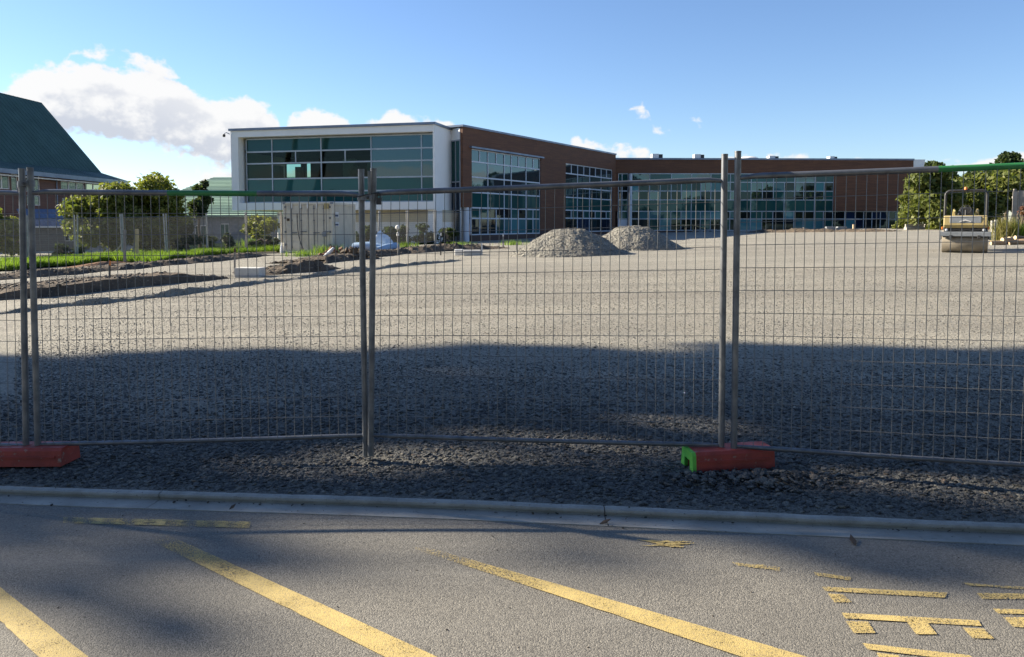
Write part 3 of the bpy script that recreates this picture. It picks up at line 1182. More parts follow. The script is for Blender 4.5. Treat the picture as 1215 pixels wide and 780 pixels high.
def foot(p0, p1, yc, label, green_end):
    """plastic fence foot: bevelled block with a tunnel opening through its ends"""
    c = (p0 + p1) / 2
    L = (p1 - p0).length
    t = thing('fence_block', label, 'fence foot', c, 'red plastic fence feet')
    ux = (p1 - p0).normalized()
    uy = Vector((-ux.y, ux.x, 0)).normalized()
    uz = Vector((0, 0, 1))
    W, H = .235, .135
    sec = [(-W / 2, 0), (-W / 2 + .012, H - .02), (-W / 2 + .03, H), (W / 2 - .03, H), (W / 2 - .012, H - .02), (W / 2, 0), (W / 2 - .065, 0), (W / 2 - .07, H * .52), (-W / 2 + .07, H * .52), (-W / 2 + .065, 0)]
    end = .02
    def ring(s):
        return [c + ux * s + uy * a + uz * b for a, b in sec]
    m = MB()
    m.grid([r + [r[0]] for r in (ring(-L / 2 + (end if green_end else 0)), ring(L / 2))])
    def capf(m, s, flip):
        r = ring(s)
        quads = ((0, 1, 8, 9), (1, 2, 3, 4), (1, 4, 7, 8), (4, 5, 6, 7)) + (() if (green_end and s < 0) else ((6, 9, 8, 7),))
        for q in quads:
            m.poly([r[k] for k in (q if not flip else q[::-1])])
    capf(m, L / 2, False)
    if not green_end:
        capf(m, -L / 2, True)
    m.build('body', M['red_plastic'], t)
    if green_end:
        m = MB()
        m.grid([r + [r[0]] for r in (ring(-L / 2 - .006), ring(-L / 2 + end))])
        capf(m, -L / 2 - .006, True)
        m.build('end_face', M['green_spray'], t)
    m = MB()
    for px in ((-.05, .05)):
        m.lathe(tuple(c + ux * px + uz * (H - .001)), [(.0, .004), (.024, .004), (.030, .003), (.036, -.004)], 14)
    m.build('socket', M['red_plastic'], t, True)
    m = MB()
    for sgn in (-1, 1):
        m.bar(c - ux * (L * .44) + uy * (sgn * (W / 2 - .003)) + uz * .07, c + ux * (L * .44) + uy * (sgn * (W / 2 - .003)) + uz * .07, .012, .018)
    m.build('rib', M['red_plastic'], t, bevel=.003)
    return t
def foot_at(pl, pr, label, ge, skew=0):
    a, b = pl, pr
    foot(a, b, 0, label, ge)
zJ3 = BLc.z
fa = Vector((BRc.x - .245, BRc.y - .035, BRc.z - .125))
fb = Vector((BRc.x + .345, BRc.y + .045, BRc.z - .115))
foot_at(fa, fb, 'red plastic fence foot with a sprayed green end under the right joint', True)
fa = Vector((BLb.x - .52, BLb.y + .05, BLb.z - .125))
fb = Vector((BLb.x + .245, BLb.y + .0, BLb.z - .105))
foot_at(fa, fb, 'red plastic fence foot cut off by the left edge under the left joint', False)

# ------------------------------------------------------------------ walls and windows on a vertical plane
class Plane:
    def __init__(self, A, B):
        self.o = Vector((A.x, A.y, 0))
        d = Vector((B.x - A.x, B.y - A.y, 0))
        self.L = d.length
        self.t = d.normalized()
        self.n = Vector((self.t.y, -self.t.x, 0))      # towards the viewer for left-to-right walls
    def p(self, s, z, out=0.0):
        return self.o + self.t * s + self.n * out + Vector((0, 0, z))
    def px(self, px, py):
        d = px_dir(px, py)
        k = (self.o - EYE).dot(self.n) / d.dot(self.n)
        q = EYE + d * k
        return (q - self.o).dot(self.t), q.z
    def s_of(self, px):
        return self.px(px, 265)[0]
    def z_of(self, px, py):
        return self.px(px, py)[1]

def slab(m, P, s0, s1, z0, z1, o0, o1):
    m.hexa([P.p(s0, z0, o1), P.p(s1, z0, o1), P.p(s1, z0, o0), P.p(s0, z0, o0),
            P.p(s0, z1, o1), P.p(s1, z1, o1), P.p(s1, z1, o0), P.p(s0, z1, o0)])

def wall_open(name, P, s0, s1, z0, z1, holes, o0, o1, mt, parent):
    """wall slab pieced round rectangular openings"""
    ss = sorted({s0, s1, *[h[0] for h in holes], *[h[1] for h in holes]})
    m = MB()
    for a, b in zip(ss, ss[1:]):
        mid = (a + b) / 2
        cuts = sorted([(h[2], h[3]) for h in holes if h[0] < mid < h[1]])
        z = z0
        for (c0, c1) in cuts:
            if c0 > z:
                slab(m, P, a, b, z, c0, o0, o1)
            z = c1
        if z < z1:
            slab(m, P, a, b, z, z1, o0, o1)
    o = m.build(name, mt, parent)
    return uv_wall(o, P.t, P.o)

def glazing(name, P, s0, s1, zs, cols, parent, mats, out=-.10, fw=.07, frame='alu', split=None, label=None):
    """zs: row levels bottom to top; cols: list per row of column positions (s); mats(i,j)"""
    w = bpy.data.objects.new(name, None)
    COL.objects.link(w)
    w.parent = parent
    w.empty_display_size = .2
    w.location = P.p((s0 + s1) / 2, zs[0], out) - parent_world(parent)
    if label:
        w['label'] = label
    m = MB()
    for z in zs:
        slab(m, P, s0, s1, z - fw / 2, z + fw / 2, out - .05, out + .05)
    for i, (za, zb) in enumerate(zip(zs, zs[1:])):
        for s in cols[i]:
            slab(m, P, s - fw * .4, s + fw * .4, za + fw / 2, zb - fw / 2, out - .047, out + .044)
    m.build('frame', M[frame], w)
    for i, (za, zb) in enumerate(zip(zs, zs[1:])):
        for j, (a, b) in enumerate(zip(cols[i], cols[i][1:])):
            mt = mats(i, j)
            if mt is None:
                continue
            m = MB()
            ti, tj = random.uniform(-.0035, .0035), random.uniform(-.0035, .0035)
            sa, sb, z0, z1 = a + fw * .4 - .01, b - fw * .4 + .01, za + fw / 2 - .01, zb - fw / 2 + .01
            W, H = sb - sa, z1 - z0
            q = []
            for zz, vz in ((z0, -1), (z1, 1)):
                for o_, sx in (((.0), 0), ((.0), 1), ((-.02), 1), ((-.02), 0)):
                    ss_ = sa if sx == 0 else sb
                    q.append(P.p(ss_, zz, out + o_ + ti * W * (sx - .5) + tj * H * vz * .5))
            m.hexa(q)
            m.build('pane', M[mt], w)
    return w

def spread(a, b, n):
    return [a + (b - a) * k / n for k in range(n + 1)]

# ---- white first floor box
A, B = at(276, 265, 54.9), at(516, 265, 51.2)
P = Plane(A, B)
ztop, zbot = (P.z_of(276, 155.6) + P.z_of(516, 147.8)) / 2, (P.z_of(276, 250.5) + P.z_of(516, 248)) / 2
gz = zg(A.x, A.y)
bld = thing('school_block', 'white box like upper storey with a wide glazed front, behind the container', 'building', P.p(P.L / 2, gz))
g0, g1 = P.s_of(288.5), P.s_of(513.8)
gzs = [P.z_of(289, y) for y in (240.5, 227.6, 212.4, 194, 180, 164.6)]
gzt = gzs[-1]
s_l = P.s_of(284.5)
D = 6.5
m = MB()
slab(m, P, 0, s_l, zbot, ztop, -D, 0)                       # left fin
m.build('side_wall', M['white_wall'], bld)
m = MB()
slab(m, P, g1 + .02, P.L, zbot, ztop, -D, 0)
m.build('side_wall', M['white_wall'], bld)
m = MB()
slab(m, P, s_l, g1 + .02, gzt + .10, ztop - .003, -D, -.004)
m.build('fascia', M['white_wall'], bld)
m = MB()
slab(m, P, s_l, g1 + .02, zbot + .003, gzs[0] - .03, -D, -.004)
m.build('sill_band', M['white_wall'], bld)
m = MB()
slab(m, P, -.12, P.L + .10, ztop + .002, ztop + .16, -D - .1, .10)
m.build('roof_edge', M['coping'], bld)
cX = [P.s_of(x) for x in (288.5, 319, 377.4, 437, 497, 513.8)]
cX2 = sorted(cX + [P.s_of(347), P.s_of(406)])
def wb(i, j):
    if i in (2, 3):
        k = cX2 if i == 3 else cX
        lim = P.s_of(437) - .2
        return 'glass' if k[j] < lim else 'pane_sky'
    return 'pane_teal' if i in (0, 1) else ('pane_sky' if cX[j] > P.s_of(430) else 'pane_teal')
glazing('window', P, g0, g1, gzs, [cX, cX, cX, cX2, cX], bld, wb, out=-.62, fw=.10, frame='alu')
# room behind the clear panes, with openings in its rear wall
rear = -D + .25
def rear_hole(x0, x1, y0, y1):
    PR = Plane(P.p(0, 0, rear), P.p(P.L, 0, rear))
    return (PR.s_of(x0), PR.s_of(x1), PR.z_of(x0, y1), PR.z_of(x0, y0))
h1 = rear_hole(340, 358, 195, 213)
h2 = rear_hole(364, 369.5, 194, 214)
wall_open('rear_wall', P, s_l, g1, zbot + .05, gzt + .1, [h1, h2], rear - .2, rear, M['dark_room'], bld)
m = MB()
slab(m, P, s_l + .01, g1, gzs[1] + .1, gzs[1] + .2, rear, -.75)
m.build('floor_slab', M['dark_room'], bld)
m = MB()
slab(m, P, s_l + .01, g1, gzs[4] + .05, gzs[4] + .15, rear, -.75)
m.build('ceiling', M['dark_room'], bld)
sp_ = P.s_of(440)
m = MB()
slab(m, P, sp_, sp_ + .12, gzs[1] + .22, gzs[4] + .04, rear + .01, -.76)
m.build('partition', M['dark_room'], bld)
for (fx, w_, h_) in ((300, .5, 1.0), (326, .4, .9), (385, .9, 1.4), (395, .5, .9), (415, 1.1, 1.1)):
    s = P.s_of(fx)
    m = MB()
    slab(m, P, s, s + w_, gzs[1] + .21, gzs[1] + .2 + h_ + .8, -3.4, -2.9)
    m.build('cupboard', M['timber_grey'], bld)
# ground floor set back under the box
PL2 = Plane(P.p(0, 0, -1.6), P.p(P.L, 0, -1.6))
sL = PL2.s_of(404)
m = MB()
slab(m, PL2, sL, PL2.L + .2, gz + 1.75, zbot - .002, -4.4, 0)
m.build('upper_wall', M['beige'], bld)
m = MB()
slab(m, PL2, sL, PL2.L + .2, gz - .4, gz + 1.748, -4.4, .05)
m.build('lower_wall', M['white_wall'], bld)
m = MB()
slab(m, P, P.L - .6, P.L - .02, gz - .4, zbot - .001, -4, -.3)
m.build('corner_wall', M['white_wall'], bld)
for x in (327, 392):
    q = P.p(P.s_of(x), gz - .3, -.5)
    MB().tube([q, q + Vector((0, 0, zbot - gz + .3))], .14, 14).build('column', M['white_paint'], bld, True)
# security camera at the top left corner
q = P.p(-.02, ztop - .22, .06)
m = MB().tube([q, q + Vector((-.22, -.06, .10)), q + Vector((-.36, -.08, .02))], .03, 8)
m.build('camera_arm', M['alu'], bld, True)
MB().lathe(tuple(q + Vector((-.38, -.08, -.22))), [(0, 0), (.09, .02), (.11, .12), (.09, .2), (0, .22)], 12).build('camera_dome', M['black'], bld, True)

# ---- link of dark glass between the white box and the terracotta wing
A2 = at(549.5, 265, 53.6)
B2 = at(730, 265, 75.8)
PW = Plane(A2, B2)
Q0 = P.p(P.L, 0, -3.2)
PK = Plane(Vector((Q0.x - .3, Q0.y, 0)), Vector((A2.x + .6, A2.y + 1.0, 0)))

# ---- terracotta wing
zt = (PW.z_of(549.5, 150.5) + PW.z_of(730, 184)) / 2
gz2 = zg(A2.x, A2.y) - .02
wing = thing('school_wing', 'angled terracotta clad wing with two tall windows, behind the gravel heaps', 'building', PW.p(PW.L / 2, gz2))
za = [PW.z_of(560, y) for y in (278.8, 259.3, 246.6, 228.2, 210, 191.5, 177)]
w1 = (PW.s_of(560), PW.s_of(641.5), za[0] - .03, za[-1] + .03)
zb_ = [PW.z_of(671, y) for y in (275.5, 259, 249.5, 234, 222, 205.5, 194)]
w2 = (PW.s_of(671), PW.s_of(726.5), zb_[0] - .03, zb_[-1] + .03)
s_c = PW.s_of(559)
low = PW.z_of(552, 246)
# the first bay is open at ground level beside a round column
wall_open('wall', PW, 0, PW.L, low, zt, [(w1[0], w1[1], low, w1[3]), (w2[0], w2[1], low, w2[3])], -.2, 0, M['clad'], wing)
wall_open('wall', PW, w1[0] - .003, PW.L, za[0] + .2, low - .002, [(w1[0] - .1, w1[1], za[0], 50), (w2[0], w2[1], za[0], 50)], -.5, -.006, M['clad'], wing)
wall_open('base_wall', PW, w1[0], PW.L, gz2 - .5, za[0] + .2 - .002, [(w1[0] - .1, w1[1], za[0] - .03, 50), (w2[0], w2[1], zb_[0] - .03, 50)], -.5, -.02, M['clad_dark'], wing)
m = MB()
slab(m, PW, -.06, PW.L + .04, zt + .002, zt + .14, -12, .07)
m.build('roof_edge', M['coping'], wing)
m = MB()
slab(m, PW, 3.2, PW.L - .05, gz2 - .4, zt - .01, -11.8, -.45)
uv_wall(m.build('body', M['clad_dark'], wing), PW.t, PW.o)
q = PW.p(w1[0] - .38, gz2 - .2, -.28)
MB().tube([q, q + Vector((0, 0, low - gz2 + .19))], .26, 16).build('column', M['alu_white'], wing, True)
m = MB()
slab(m, PW, w1[0] - .30, w1[1] + .2, za[-1] + .05, za[-1] + .17, 0.001, .22)
m.build('window_hood', M['coping'], wing)
c4 = [w1[0]] + [PW.s_of(x) for x in (580.2, 599.5, 607.8, 625.3)] + [w1[1]]
c9 = [w1[0]] + [PW.s_of(x) for x in (570.5, 580.2, 590, 599.5, 607.8, 616.3, 625.3, 633.5)] + [w1[1]]
def m1(i, j):
    if i == 0:
        return ('pane_dark', 'pane_dark', 'pane_dark', 'pane_teal', 'pane_light', 'pane_light', 'pane_light', 'pane_teal', 'pane_light')[j % 9]
    if i == 1:
        return ('pane_teal', 'pane_teal', 'pane_dark', 'pane_dark', 'pane_dark', 'pane_teal', 'pane_dark', 'pane_teal', 'pane_teal')[j % 9]
    return 'pane_sky' if i >= 3 else 'pane_teal'
glazing('window', PW, w1[0], w1[1], za, [c9, c9, c4, c4, c4, c9], wing, m1, out=-.12, fw=.10, frame='alu_white', label='nearer tall window of the wing')
d4 = spread(w2[0], w2[1], 4)
d9 = spread(w2[0], w2[1], 8)
def m2(i, j):
    if i == 0:
        return ('pane_dark', 'pane_navy')[j % 2]
    if i == 1:
        return ('pane_dark', 'pane_teal')[(j * 3) % 2]
    return 'pane_teal' if i in (2,) else 'pane_sky'
glazing('window', PW, w2[0], w2[1], zb_, [d4, d9, d4, d4, d4, d9], wing, m2, out=-.12, fw=.10, frame='alu_white', label='farther tall window of the wing')
# dark glazed slot between white box and wing
q0, q1 = P.p(P.L + .01, 0, -3.5), PW.p(.02, 0, -.24)
PK = Plane(q0, q1)
glazing('link_glazing', PK, 0, PK.L, [gz2 - .1, gz2 + 2.2, gz2 + 4.2, zt - .9], [spread(0, PK.L, 2)] * 3, wing, lambda i, j: ('pane_dark', 'pane_navy', 'pane_teal')[i], out=0, fw=.08)
m = MB()
slab(m, PK, 0, PK.L - .02, zt - .86, zt - .06, -.3, .03)
m.build('link_parapet', M['white_wall'], wing)

# ---- long far wing
A3, B3 = at(729.5, 265, 76.6), at(1081.5, 265, 77.6)
PF = Plane(A3, B3)
zt3 = (PF.z_of(731, 189.5) + PF.z_of(1081, 190.5)) / 2
gz3 = zg((A3.x + B3.x) / 2, A3.y)
fw_ = thing('school_wing', 'long low terracotta wing across the back with a continuous glazed front', 'building', PF.p(PF.L / 2, gz3))
zrow = [PF.z_of(900, y) for y in (273.5, 260, 251, 237.5, 227, 216.5, 206.5)]
sE = PF.s_of(988)
sC = PF.s_of(747.5)
wall_open('wall', PF, 0, PF.L, zrow[2] + .05, zt3, [(.3, sE, zrow[2] - 1, zrow[-1] + .05)], -.5, 0, M['clad'], fw_)
m = MB()
slab(m, PF, 0, PF.L, gz3 - .8, zrow[0] - .05, -.5, -.03)
uv_wall(m.build('base_wall', M['clad_dark'], fw_), PF.t, PF.o)
m = MB()
slab(m, PF, -.05, PF.L + .05, zt3 + .002, zt3 + .17, -14, .08)
m.build('roof_edge', M['coping'], fw_)
m = MB()
slab(m, PF, .05, PF.L - .05, gz3 - .6, zt3 - .01, -13.8, -.9)
uv_wall(m.build('body', M['clad_dark'], fw_), PF.t, PF.o)
q = PF.p(sC, gz3 - .2, .02)
MB().tube([q, PF.p(sC, zrow[-1], .02)], .17, 14).build('column', M['alu_white'], fw_, True)
lcols = [.35, PF.s_of(738), sC - .2]
glazing('entrance_glazing', PF, .35, sC - .2, [zrow[1]] + zrow[2:], [lcols] * 5, fw_, lambda i, j: ('pane_teal', 'pane_teal', 'pane_dark', 'pane_dark', 'pane_teal')[i], out=-.2, fw=.10)
m = MB()
slab(m, PF, .35, sC - .2, zrow[0], zrow[1] - .06, -.3, -.2)
m.build('entrance_door', M['alu_white'], fw_)
import itertools
xsU = [749.5, 757.5, 770.5, 783, 796, 808, 820, 831, 843, 855, 866, 878, 890.5, 904, 917, 930, 942, 953, 966, 977, 988]
cU = [PF.s_of(x) for x in xsU]
cTop = [cU[0]] + cU[2:-1:2] + [cU[-1]]
random.seed(21)
pickU = {}
def m3(i, j):
    if (i, j) not in pickU:
        if i == 0:
            pickU[i, j] = random.choice(['pane_dark', 'pane_dark', 'pane_dark', 'pane_teal', 'pane_light'] if j < 9 else ['pane_dark', 'pane_teal', 'pane_teal', 'pane_light'])
        elif i == 1:
            pickU[i, j] = random.choice(['pane_light', 'pane_light', 'pane_teal', 'pane_dark'])
        elif i == 2:
            pickU[i, j] = 'pane_teal'
        elif i == 3:
            pickU[i, j] = random.choice(['pane_dark', 'pane_sky', 'pane_dark', 'pane_teal'])
        elif i == 4:
            pickU[i, j] = random.choice(['pane_light', 'pane_sky', 'pane_sky', 'pane_dark', 'pane_teal'])
        else:
            pickU[i, j] = random.choice(['pane_sky', 'pane_teal'])
    return pickU[i, j]
cWide = [cU[0]] + cU[3:-1:3] + [cU[-1]]
glazing('window', PF, cU[0], cU[-1], zrow, [cU, cU, cWide, cU, cU, cTop], fw_, m3, out=-.08, fw=.085)
cR = [sE + .1] + [PF.s_of(x) for x in (1003.5, 1016, 1026, 1036, 1046, 1056)] + [PF.s_of(1064)]
glazing('window', PF, cR[0], cR[-1], zrow[:3], [cR, cR], fw_, lambda i, j: 'pane_light' if (i, j) == (0, 1) else random.choice(['pane_dark', 'pane_dark', 'pane_navy']), out=-.3, fw=.085)
m = MB()
slab(m, PF, cR[-1], cR[-1] + .35, zrow[0], zrow[2] + .05, -.5, -.25)
m.build('end_pier', M['pane_teal'], fw_)
# white end wall leaning outwards to the roof
sR = PF.L
m = MB()
b0, t0 = PF.s_of(1083), PF.s_of(1096)
m.hexa([PF.p(sR + .01, zrow[2] + .05, -.1), PF.p(sR + .35, zrow[2] + .05, -.1), PF.p(sR + .35, zrow[2] + .05, -9), PF.p(sR + .01, zrow[2] + .05, -9),
        PF.p(sR + .01, zt3 + .1, -.1), PF.p(t0, zt3 + .1, -.1), PF.p(t0, zt3 + .1, -9), PF.p(sR + .01, zt3 + .1, -9)])
m.build('end_wall', M['white_wall'], fw_)
# roof plant, each unit a thing standing on the roof
for (x0, x1, y0, lb) in ((777, 790, 184, 'leftmost white roof fan unit on the long back wing'), (828, 840, 184.5, 'second white roof fan unit from the left on the long back wing'),
                         (918, 929.5, 186.5, 'white roof fan unit to the right of the tall fence posts'), (991, 1000, 187, 'rightmost and smallest roof fan unit on the long back wing')):
    sa, sb = PF.s_of(x0), PF.s_of(x1)
    ztp = PF.z_of(x0, y0) + .22
    c = PF.p((sa + sb) / 2, zt3 + .172, -2)
    u = thing('roof_fan', lb, 'roof fan', c, 'fan units on the roof')
    wd = sb - sa
    MB().box(c + Vector((-wd * .18, 0, (ztp - zt3 - .17) / 2 + .02)), (wd * .62, .9, ztp - zt3 - .13)).build('housing', M['white_paint'], u, bevel=.02)
    MB().box(c + Vector((wd * .30, -.05, (ztp - zt3 - .17) / 2)), (wd * .36, .8, ztp - zt3 - .20)).build('louvre', M['black'], u, bevel=.02)
    MB().box(c + Vector((0, 0, .03)), (wd * 1.15, 1.1, .06)).build('base', M['coping'], u)
c = PF.p(PF.s_of(895), zt3 + .172, -2)
dm = MB().lathe((c.x, c.y, c.z), [(1.0, 0), (.95, .15), (.7, .28), (.35, .34), (0, .36)], 20).build('roof_skylight', M['white_paint'], None, True)
tag(dm, 'low pale dome skylight on the back wing roof beside the tall fence posts', 'skylight')

# air conditioners at the foot of the far wing
for (x0, x1, y0, y1, lb) in ((820, 831, 272.5, 280, 'grey outdoor air conditioner left of its twin, behind the right gravel heap'), (834, 847, 272.3, 280, 'grey outdoor air conditioner right of its twin, by the tall fence post')):
    sa, sb = PF.s_of(x0), PF.s_of(x1)
    zz0, zz1 = PF.z_of(x0, y1), PF.z_of(x0, y0)
    c = PF.p((sa + sb) / 2, zz0 - .1, .9)
    u = thing('air_conditioner', lb, 'air conditioner', c, 'outdoor air conditioners')
    w_ = (sb - sa) * .95
    h_ = zz1 - zz0
    MB().box(c + Vector((0, 0, h_ / 2 + .1)), (w_, .4, h_)).build('casing', M['machine_grey'], u, bevel=.03)
    g_ = MB().lathe((c.x - w_ * .1, c.y - .21, c.z + h_ * .5 + .06), [(h_ * .36, 0), (h_ * .3, .02), (.04, .03), (0, .03)], 18, 'Z').build('fan_grille', M['black'], u, True)
    me = g_.data
    cc = Vector((-w_ * .1, -.21, h_ * .5 + .06))
    for v in me.vertices:
        q = v.co - cc
        v.co = cc + Vector((q.x, -q.z, q.y))
    MB().box(c + Vector((0, 0, .05)), (w_ * .9, .35, .1)).build('feet', M['black'], u)
for (x0, x1, lb) in ((979, 990.5, 'left one of two low grey concrete seats under the brown end wall'), (992.5, 1004, 'right one of two low grey concrete seats under the brown end wall')):
    c = at((x0 + x1) / 2, 273.8, 70)
    m = MB().box(c + Vector((0, 0, .18)), ((x1 - x0) / F * 70 * .95, .5, .36))
    o = m.build('concrete_bench', M['machine_grey'], None, bevel=.03)
    tag(o, lb, 'concrete seat', 'low concrete seats')
# handrail of the ramp
h = thing('handrail', 'yellow ramp handrail in front of the far windows, above the right heap', 'handrail', PF.p(PF.s_of(815), gz3, 1.4))
a, b, c_ = PF.p(PF.s_of(798), PF.z_of(798, 267), 1.4), PF.p(PF.s_of(818), PF.z_of(818, 267.3), 1.4), PF.p(PF.s_of(832), PF.z_of(832, 271.5), 1.4)
MB().tube([a, b, c_], .035, 8).build('rail', M['machine_yellow'], h, True)
for p in (a, b, lerp(a, b, .5)):
    MB().tube([p, Vector((p.x, p.y, gz3 - .2))], .03, 8).build('post', M['machine_yellow'], h, True)

# ------------------------------------------------------------------ left hall with the dark green roof
def hall():  # coordinates scaled up about the camera from a nearer, smaller hall
    ext = Vector((-.75, -20.5, 0))
    gzh = zg(-38, 65)
    t = thing('hall', 'brown brick hall under a huge steep dark green roof at the left', 'building', (-42, 65, gzh))
    YE, XR = 75.0, -45.3
    prof = [(XR, 13.3), (-39.75, 6.57), (-37.3, 5.82)]
    # roof: near slope with a kick at the eave, far slope, given thickness; built as ribs of sheet
    Lx = ext.length
    m = MB()
    left = [Vector((2 * XR - x, YE, z)) for x, z in prof]
    ring = [Vector((x, YE, z)) for x, z in prof] + [Vector((x, YE, z - .3)) for x, z in prof[::-1]]
    m.prism(ring, ext)
    m.build('roof', M['roof_dark'], t)
    m = MB()
    ring = [p for p in left[::-1]] + [Vector((p.x, p.y, p.z - .22)) for p in left]
    m.prism(ring, ext)
    m.build('roof', M['roof_dark'], t)
    # standing seams on the near slope
    m = MB()
    for k in range(1, 36):
        f = k / 36
        o = ext * f
        for (a, b) in zip(prof, prof[1:]):
            m.bar(Vector((a[0], YE, a[1] + .015)) + o, Vector((b[0], YE, b[1] + .015)) + o, .03, .012)
    m.build('roof_seams', M['roof_dark'], t)
    m = MB()
    m.bar(Vector((-37.24, YE + .03, 5.62)), Vector((-37.24, YE + .03, 5.62)) + ext, .14, .34)
    m.build('gutter', M['coping'], t)
    m = MB()
    m.bar(Vector((-37.45, YE, 5.32)), Vector((-37.45, YE, 5.32)) + ext, .08, .10)
    m.build('fascia_trim', M['white_paint'], t)
    PH = Plane(Vector((-38.65, 54.8, 0)), Vector((-37.9, 74.7, 0)))
    def W(x0, x1, y0, y1):
        s0, s1 = PH.s_of(x0), PH.s_of(x1)
        zm = (PH.z_of(x0, y1) + PH.z_of(x1, y1)) / 2, (PH.z_of(x0, y0) + PH.z_of(x1, y0)) / 2
        return (s0, s1, zm[0], zm[1])
    up = [W(-14, 13.5, 206, 224), W(15.5, 23, 207, 227), W(33, 49, 208, 228), W(74, 102, 216.5, 228), W(103, 122, 218, 232)]
    lo = [W(33, 49, 232, 244), W(75, 93, 236, 248)]
    holes = up + lo
    holes = [(a, b, c, d) for (a, b, c, d) in holes]
    wall_open('wall', PH, 0, PH.L, gzh - .6, 5.62, holes, -.3, 0, M['hall_brick'], t)
    for i, h_ in enumerate(holes):
        n = 3 if i in (0, 3) else (1 if i == 1 else 2)
        cs = spread(h_[0], h_[1], n)
        glazing('window', PH, h_[0], h_[1], [h_[2], h_[3]], [cs], t, lambda i_, j_: 'pane_bright', out=-.08, fw=.11, frame='white_paint')
    m = MB()
    slab(m, PH, -.1, PH.L + .02, gzh - .5, 5.5, -13.5, -.5)
    uv_wall(m.build('body', M['hall_brick'], t), PH.t, PH.o)
    ring = [Vector((-38.0, 74.6, 5.5)), Vector((-52.6, 74.6, 5.5)), Vector((-50.85, 74.6, 6.3)), Vector((XR, 74.6, 12.95)), Vector((-39.75, 74.6, 6.25))]
    m = MB().prism(ring, (0, -.2, 0))
    m.build('gable', M['hall_brick'], t)
    m = MB()
    m.tube([PH.p(PH.s_of(68), 5.5, .08), PH.p(PH.s_of(68), gzh, .08)], .05, 8)
    m.build('downpipe', M['coping'], t, True)
hall()

def lean_to():
    Y = 53.0
    a, b = at(38, 290, Y), at(106, 290, Y + 2.5)
    PQ = Plane(a, b)
    gz_ = zg(a.x, a.y)
    z1, z2 = PQ.z_of(60, 270), PQ.z_of(60, 250)
    t = thing('shed', 'grey weatherboard shed with a blue grey roof in front of the hall', 'shed', PQ.p(PQ.L / 2, gz_))
    sW = (PQ.s_of(76), PQ.s_of(87), PQ.z_of(80, 286), PQ.z_of(80, 276))
    wall_open('wall', PQ, 0, PQ.L, gz_ - .4, z1, [sW], -.12, 0, M['weatherboard'], t)
    glazing('window', PQ, sW[0], sW[1], [sW[2], sW[3]], [spread(sW[0], sW[1], 2)], t, lambda i, j: 'pane_dark', out=-.05, fw=.06, frame='white_paint')
    m = MB()
    for k in range(10):                      # overlapping boards
        z = gz_ + (z1 - gz_) * k / 10
        for (s0, s1) in ((0, PQ.L),):
            if sW[2] - .2 < z < sW[3]:
                slab(m, PQ, 0, sW[0] - .06, z, z + .03, .001, .025)
                slab(m, PQ, sW[1] + .06, PQ.L, z, z + .03, .001, .025)
            else:
                slab(m, PQ, s0, s1, z, z + .03, .001, .025)
    uv_wall(m.build('board_edge', M['weatherboard'], t), PQ.t, PQ.o)
    m = MB()
    e = .35
    A_, B_ = PQ.p(-.3, z1, e), PQ.p(PQ.L + .3, z1, e)
    C_, D_ = PQ.p(PQ.L + .3, z2 + .05, -2.6), PQ.p(-.3, z2 + .05, -2.6)
    up = Vector((0, 0, .09))
    m.hexa([A_, B_, C_, D_, A_ + up, B_ + up, C_ + up, D_ + up])
    m.build('roof', M['blue_roof'], t)
    m = MB()
    for k in range(1, 14):
        f = k / 14
        m.bar(lerp(A_, B_, f) + up * 1.1, lerp(D_, C_, f) + up * 1.1, .03, .03)
    m.build('roof_rib', M['blue_roof'], t)
    m = MB()
    m.bar(A_ + Vector((0, -.06, .03)), B_ + Vector((0, -.06, .03)), .1, .1)
    m.build('gutter', M['white_paint'], t)
    m = MB()
    slab(m, PQ, .1, PQ.L - .1, gz_ - .3, z1 - .02, -2.5, -.2)
    uv_wall(m.build('body', M['weatherboard'], t), PQ.t, PQ.o)
lean_to()

